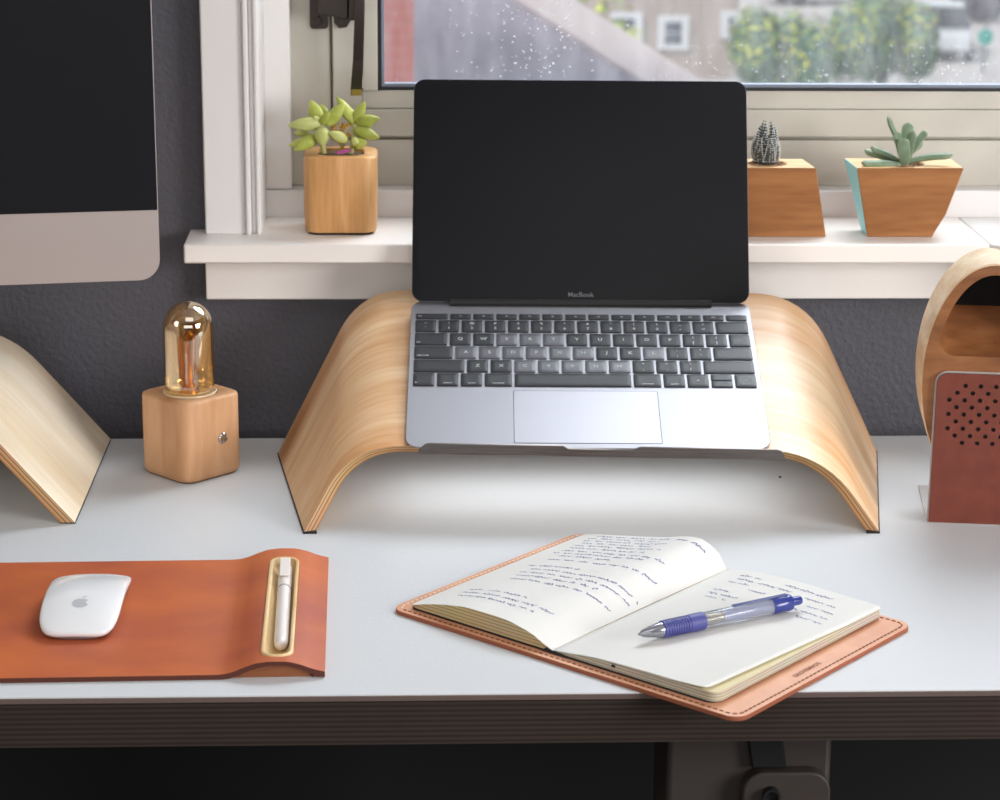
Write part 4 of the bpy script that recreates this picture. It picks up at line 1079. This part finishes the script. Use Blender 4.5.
nh = thing('neighbouring_house', 'neighbouring house roof with mauve shingles and a pale gable board below the window', 'house', (-.5, 8, GZ))
nrm = Vector((.3, -.55, .78)).normalized(); P0 = Vector((.70, 7.99, -.553))
def onroof(x, y, off=0): return Vector((x, y, P0.z-(nrm.x*(x-P0.x)+nrm.y*(y-P0.y))/nrm.z)) + nrm*off - Vector((-.5, 8, GZ))
rk0, rk1 = Vector((.10, 8.105)), Vector((1.60, 7.64))
rm_ = MB(); poly = [(-4, 9.4), rk0, rk1, (1.62, 7.36), (-4, 7.36)]
rm_.loft([[onroof(p[0], p[1], o) for p in poly] for o in (-.12, 0)])
M_shing = mat('mauve_shingles', '#9b93a3', .85, noise=('#8b8494', 9, (1, 1, 1)))
rm_.build('roof', M_shing, nh)
dr_ = (rk1-rk0).normalized(); nr2 = Vector((-dr_.y, dr_.x))
def fpt(p, k): return p + nr2*k
fb = MB(); fb.loft([[onroof(*fpt(q, k), o) for q, k in ((rk0, -.01), (rk1, -.01), (rk1, .17), (rk0, .17))] for o in (-.22, .02)])
fb.build('gable_board', mat('pale_gable_paint', '#cfc2c2', .7), nh)
hwm_ = MB(); o_ = Vector((-.5, 8, GZ))
hwm_.loft([[Vector((x, y, z))-o_ for x, y in ((-4, 7.42), (1.5, 7.42), (1.5, 7.62), (.15, 8.0), (-4, 9.2))] for z in (GZ, -1.55)]); hwm_.build('wall', mat('house_wall', '#b39a90', .9), nh)

chm = MB(); chm.box(-.75, .0, -.3, .3, 0, 8.6); chm.box(-.80, .05, -.35, .35, 8.6, 8.75)
chim = chm.build('chimney', stripes('red_brick', [(0, '#c25a4e'), (.8, '#c66256'), (.9, '#b8766c'), (1, '#c25a4e')], 'Z', 24, 'Object', .85)); chim.location = (-.042, 6.85, GZ)
tag(chim, 'red brick chimney rising beside the mauve roof, seen through the window edge', 'chimney')

def bush(name, label, cat, loc, size, n, cols, seed, dens=1.0, lf=.16):
    """Woody shrub: short stems and many separate leaves over a lumpy crown."""
    r = random.Random(seed); t = thing(name, label, cat, loc); sx, sy, sz = size
    lumps = [(Vector((r.uniform(-.6, .6)*sx, r.uniform(-.5, .5)*sy, sz*r.uniform(.40, .62))), r.uniform(.30, .42)) for _ in range(9)]
    core = MB()
    for c, q in lumps: core.ball(c, 1, 5, (q*sx*.9, q*sy*.9, q*sz*.95))
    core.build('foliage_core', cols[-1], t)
    for ci, m in enumerate(cols[:-1]):
        mb = MB()
        for k in range(int(n/len(cols[:-1]))):
            c, q = r.choice(lumps); d = Vector((r.gauss(0, 1), r.gauss(0, 1), r.gauss(0, 1))).normalized()
            p = c + Vector((d.x*q*sx, d.y*q*sy, d.z*q*sz))*r.uniform(.85, 1.12)
            if p.z < .05: continue
            if ci == 0 and d.z - .5*d.x < r.uniform(-.6, .5): continue  # sunlight as leaf colour: first colour mostly on the upper side
            a = Vector((r.gauss(0, 1), r.gauss(0, 1), r.gauss(0, 1))).normalized(); b = a.cross(d).normalized(); a = b.cross(d).normalized(); s_ = lf*r.uniform(.6, 1.3)
            mb.add([p-a*s_, p-b*s_*.5+d*.03, p+a*s_, p+b*s_*.5+d*.03], [(0, 1, 2, 3)])
        mb.build('foliage', m, t, clean=False)
    sm3 = MB()
    for k in range(5): sm3.tube([(r.uniform(-.2, .2)*sx, 0, 0), (r.uniform(-.5, .5)*sx, r.uniform(-.3, .3)*sy, sz*.5)], .04, 6)
    sm3.build('stem', mat('bark', '#5a4636', .9), t)
    return t
M_lf_sun = mat('sunlit_leaves', '#d3d94e', .6); M_lf2 = mat('green_leaves', '#7fae55', .6); M_lf3 = mat('blue_green_leaves', '#568a74', .6); M_lfc = mat('inner_foliage', '#3c6048', .9)
bush('shrub', 'round green shrub with sunlit yellow colouring on top beside the tan building corner', 'shrub', (9.15, 54, GZ), (1.55, 1.05, 2.6), 4500, (M_lf_sun, M_lf2, M_lf3, M_lfc), 1, lf=.09)
bush('shrub', 'broad green shrub with sunlit lime colouring on top beside the parked white car', 'shrub', (11.9, 56.6, GZ), (1.75, 1.0, 2.8), 5000, (M_lf_sun, M_lf2, M_lf3, M_lfc), 2, lf=.09)
bush('hedge_plant', 'lime green bush behind the pale gable board of the neighbouring roof', 'shrub', (1.9, 30, GZ), (1.6, 1.3, 5.7), 2200, (M_lf_sun, mat('fresh_leaves', '#8fb04c', .6), M_lfc), 4, lf=.12)
dt_ = thing('dark_shrub', 'dark purple-leaved shrub at the far edge of the car park', 'shrub', (18.7, 73.5, GZ))
rr = random.Random(9); cr2 = MB(); tk = MB(); tk.tube([(0, 0, 0), (.05, 0, .4), (0, .1, .9)], [.10, .08, .05], 8); tk.build('stem', mat('tree_bark', '#4b4048', .9), dt_)
for k in range(1500):
    d = Vector((rr.gauss(0, 1), rr.gauss(0, 1), rr.gauss(0, 1))).normalized()*rr.uniform(.6, 1); p = Vector((d.x*1.1, d.y*.9, .95+d.z*.85)); a = Vector((rr.gauss(0, 1), rr.gauss(0, 1), rr.gauss(0, 1))).normalized()*.2; b = a.cross(d).normalized()*.12
    cr2.add([p-a, p-b, p+a, p+b], [(0, 1, 2, 3)])
cr2.build('leaf_crown', mat('purple_leaves', '#5c5468', .7), dt_, clean=False)

def car(label, loc, rz, paint):
    t = thing('parked_car', label, 'car', M=Matrix.Translation(loc) @ Matrix.Rotation(rz, 4, 'Z'))
    b = MB(); prof_ = [(-2.15, .32), (-2.2, .62), (-2.1, .86), (-1.3, .95), (1.0, .95), (1.9, .84), (2.18, .66), (2.2, .34)]
    b.loft([[(x, y, z) for x, z in prof_] for y in (-.86, .86)]); b.build('body', paint, t, bevel=.08)
    g = MB(); g.loft([[(x, -.80, .93), (x, .80, .93), (x2, .62, 1.45), (x2, -.62, 1.45)] for x, x2 in ((-1.55, -.95), (.95, .25))]); g.build('window_glass', mat('car_glass', '#2c3038', .08), t)
    r_ = MB(); r_.box(-.98, .28, -.63, .63, 1.44, 1.50); r_.build('roof', paint, t, bevel=.03)
    for x in (-1.35, 1.35):
        for y in (-.80, .80):
            w = MB(); w.lathe([(.14, -.1), (.30, -.1), (.33, -.07), (.33, .07), (.30, .1), (.14, .1)], 20, (x, y, .33), M=Matrix.Rotation(pi/2, 4, 'X')); w.build('wheel', M_black, t)
car('white car parked behind the broad shrub', (15.4, 65.2, GZ), radians(78), mat('white_car_paint', '#d5d8de', .15, coat=.6))
car('dark car parked at the far side of the lot behind the shrubs', (14.6, 79, GZ), radians(10), mat('dark_car_paint', '#33363e', .15, coat=.6))
sg_ = thing('round_sign', 'round teal sign on a grey post in the car park', 'sign', (15.66, 60.96, GZ))
s1 = MB(); s1.lathe([(.21, -.03), (.22, 0), (.21, .03)], 28, (0, -.06, 1.0), M=Matrix.Rotation(pi/2, 4, 'X')); s1.build('sign_disc', mat('teal_sign_paint', '#2fa99b', .5), sg_)
s2 = MB(); s2.tube([(0, 0, 0), (0, 0, 1.4)], .04, 10); s2.build('post', mat('grey_post', '#8e9094', .5), sg_)
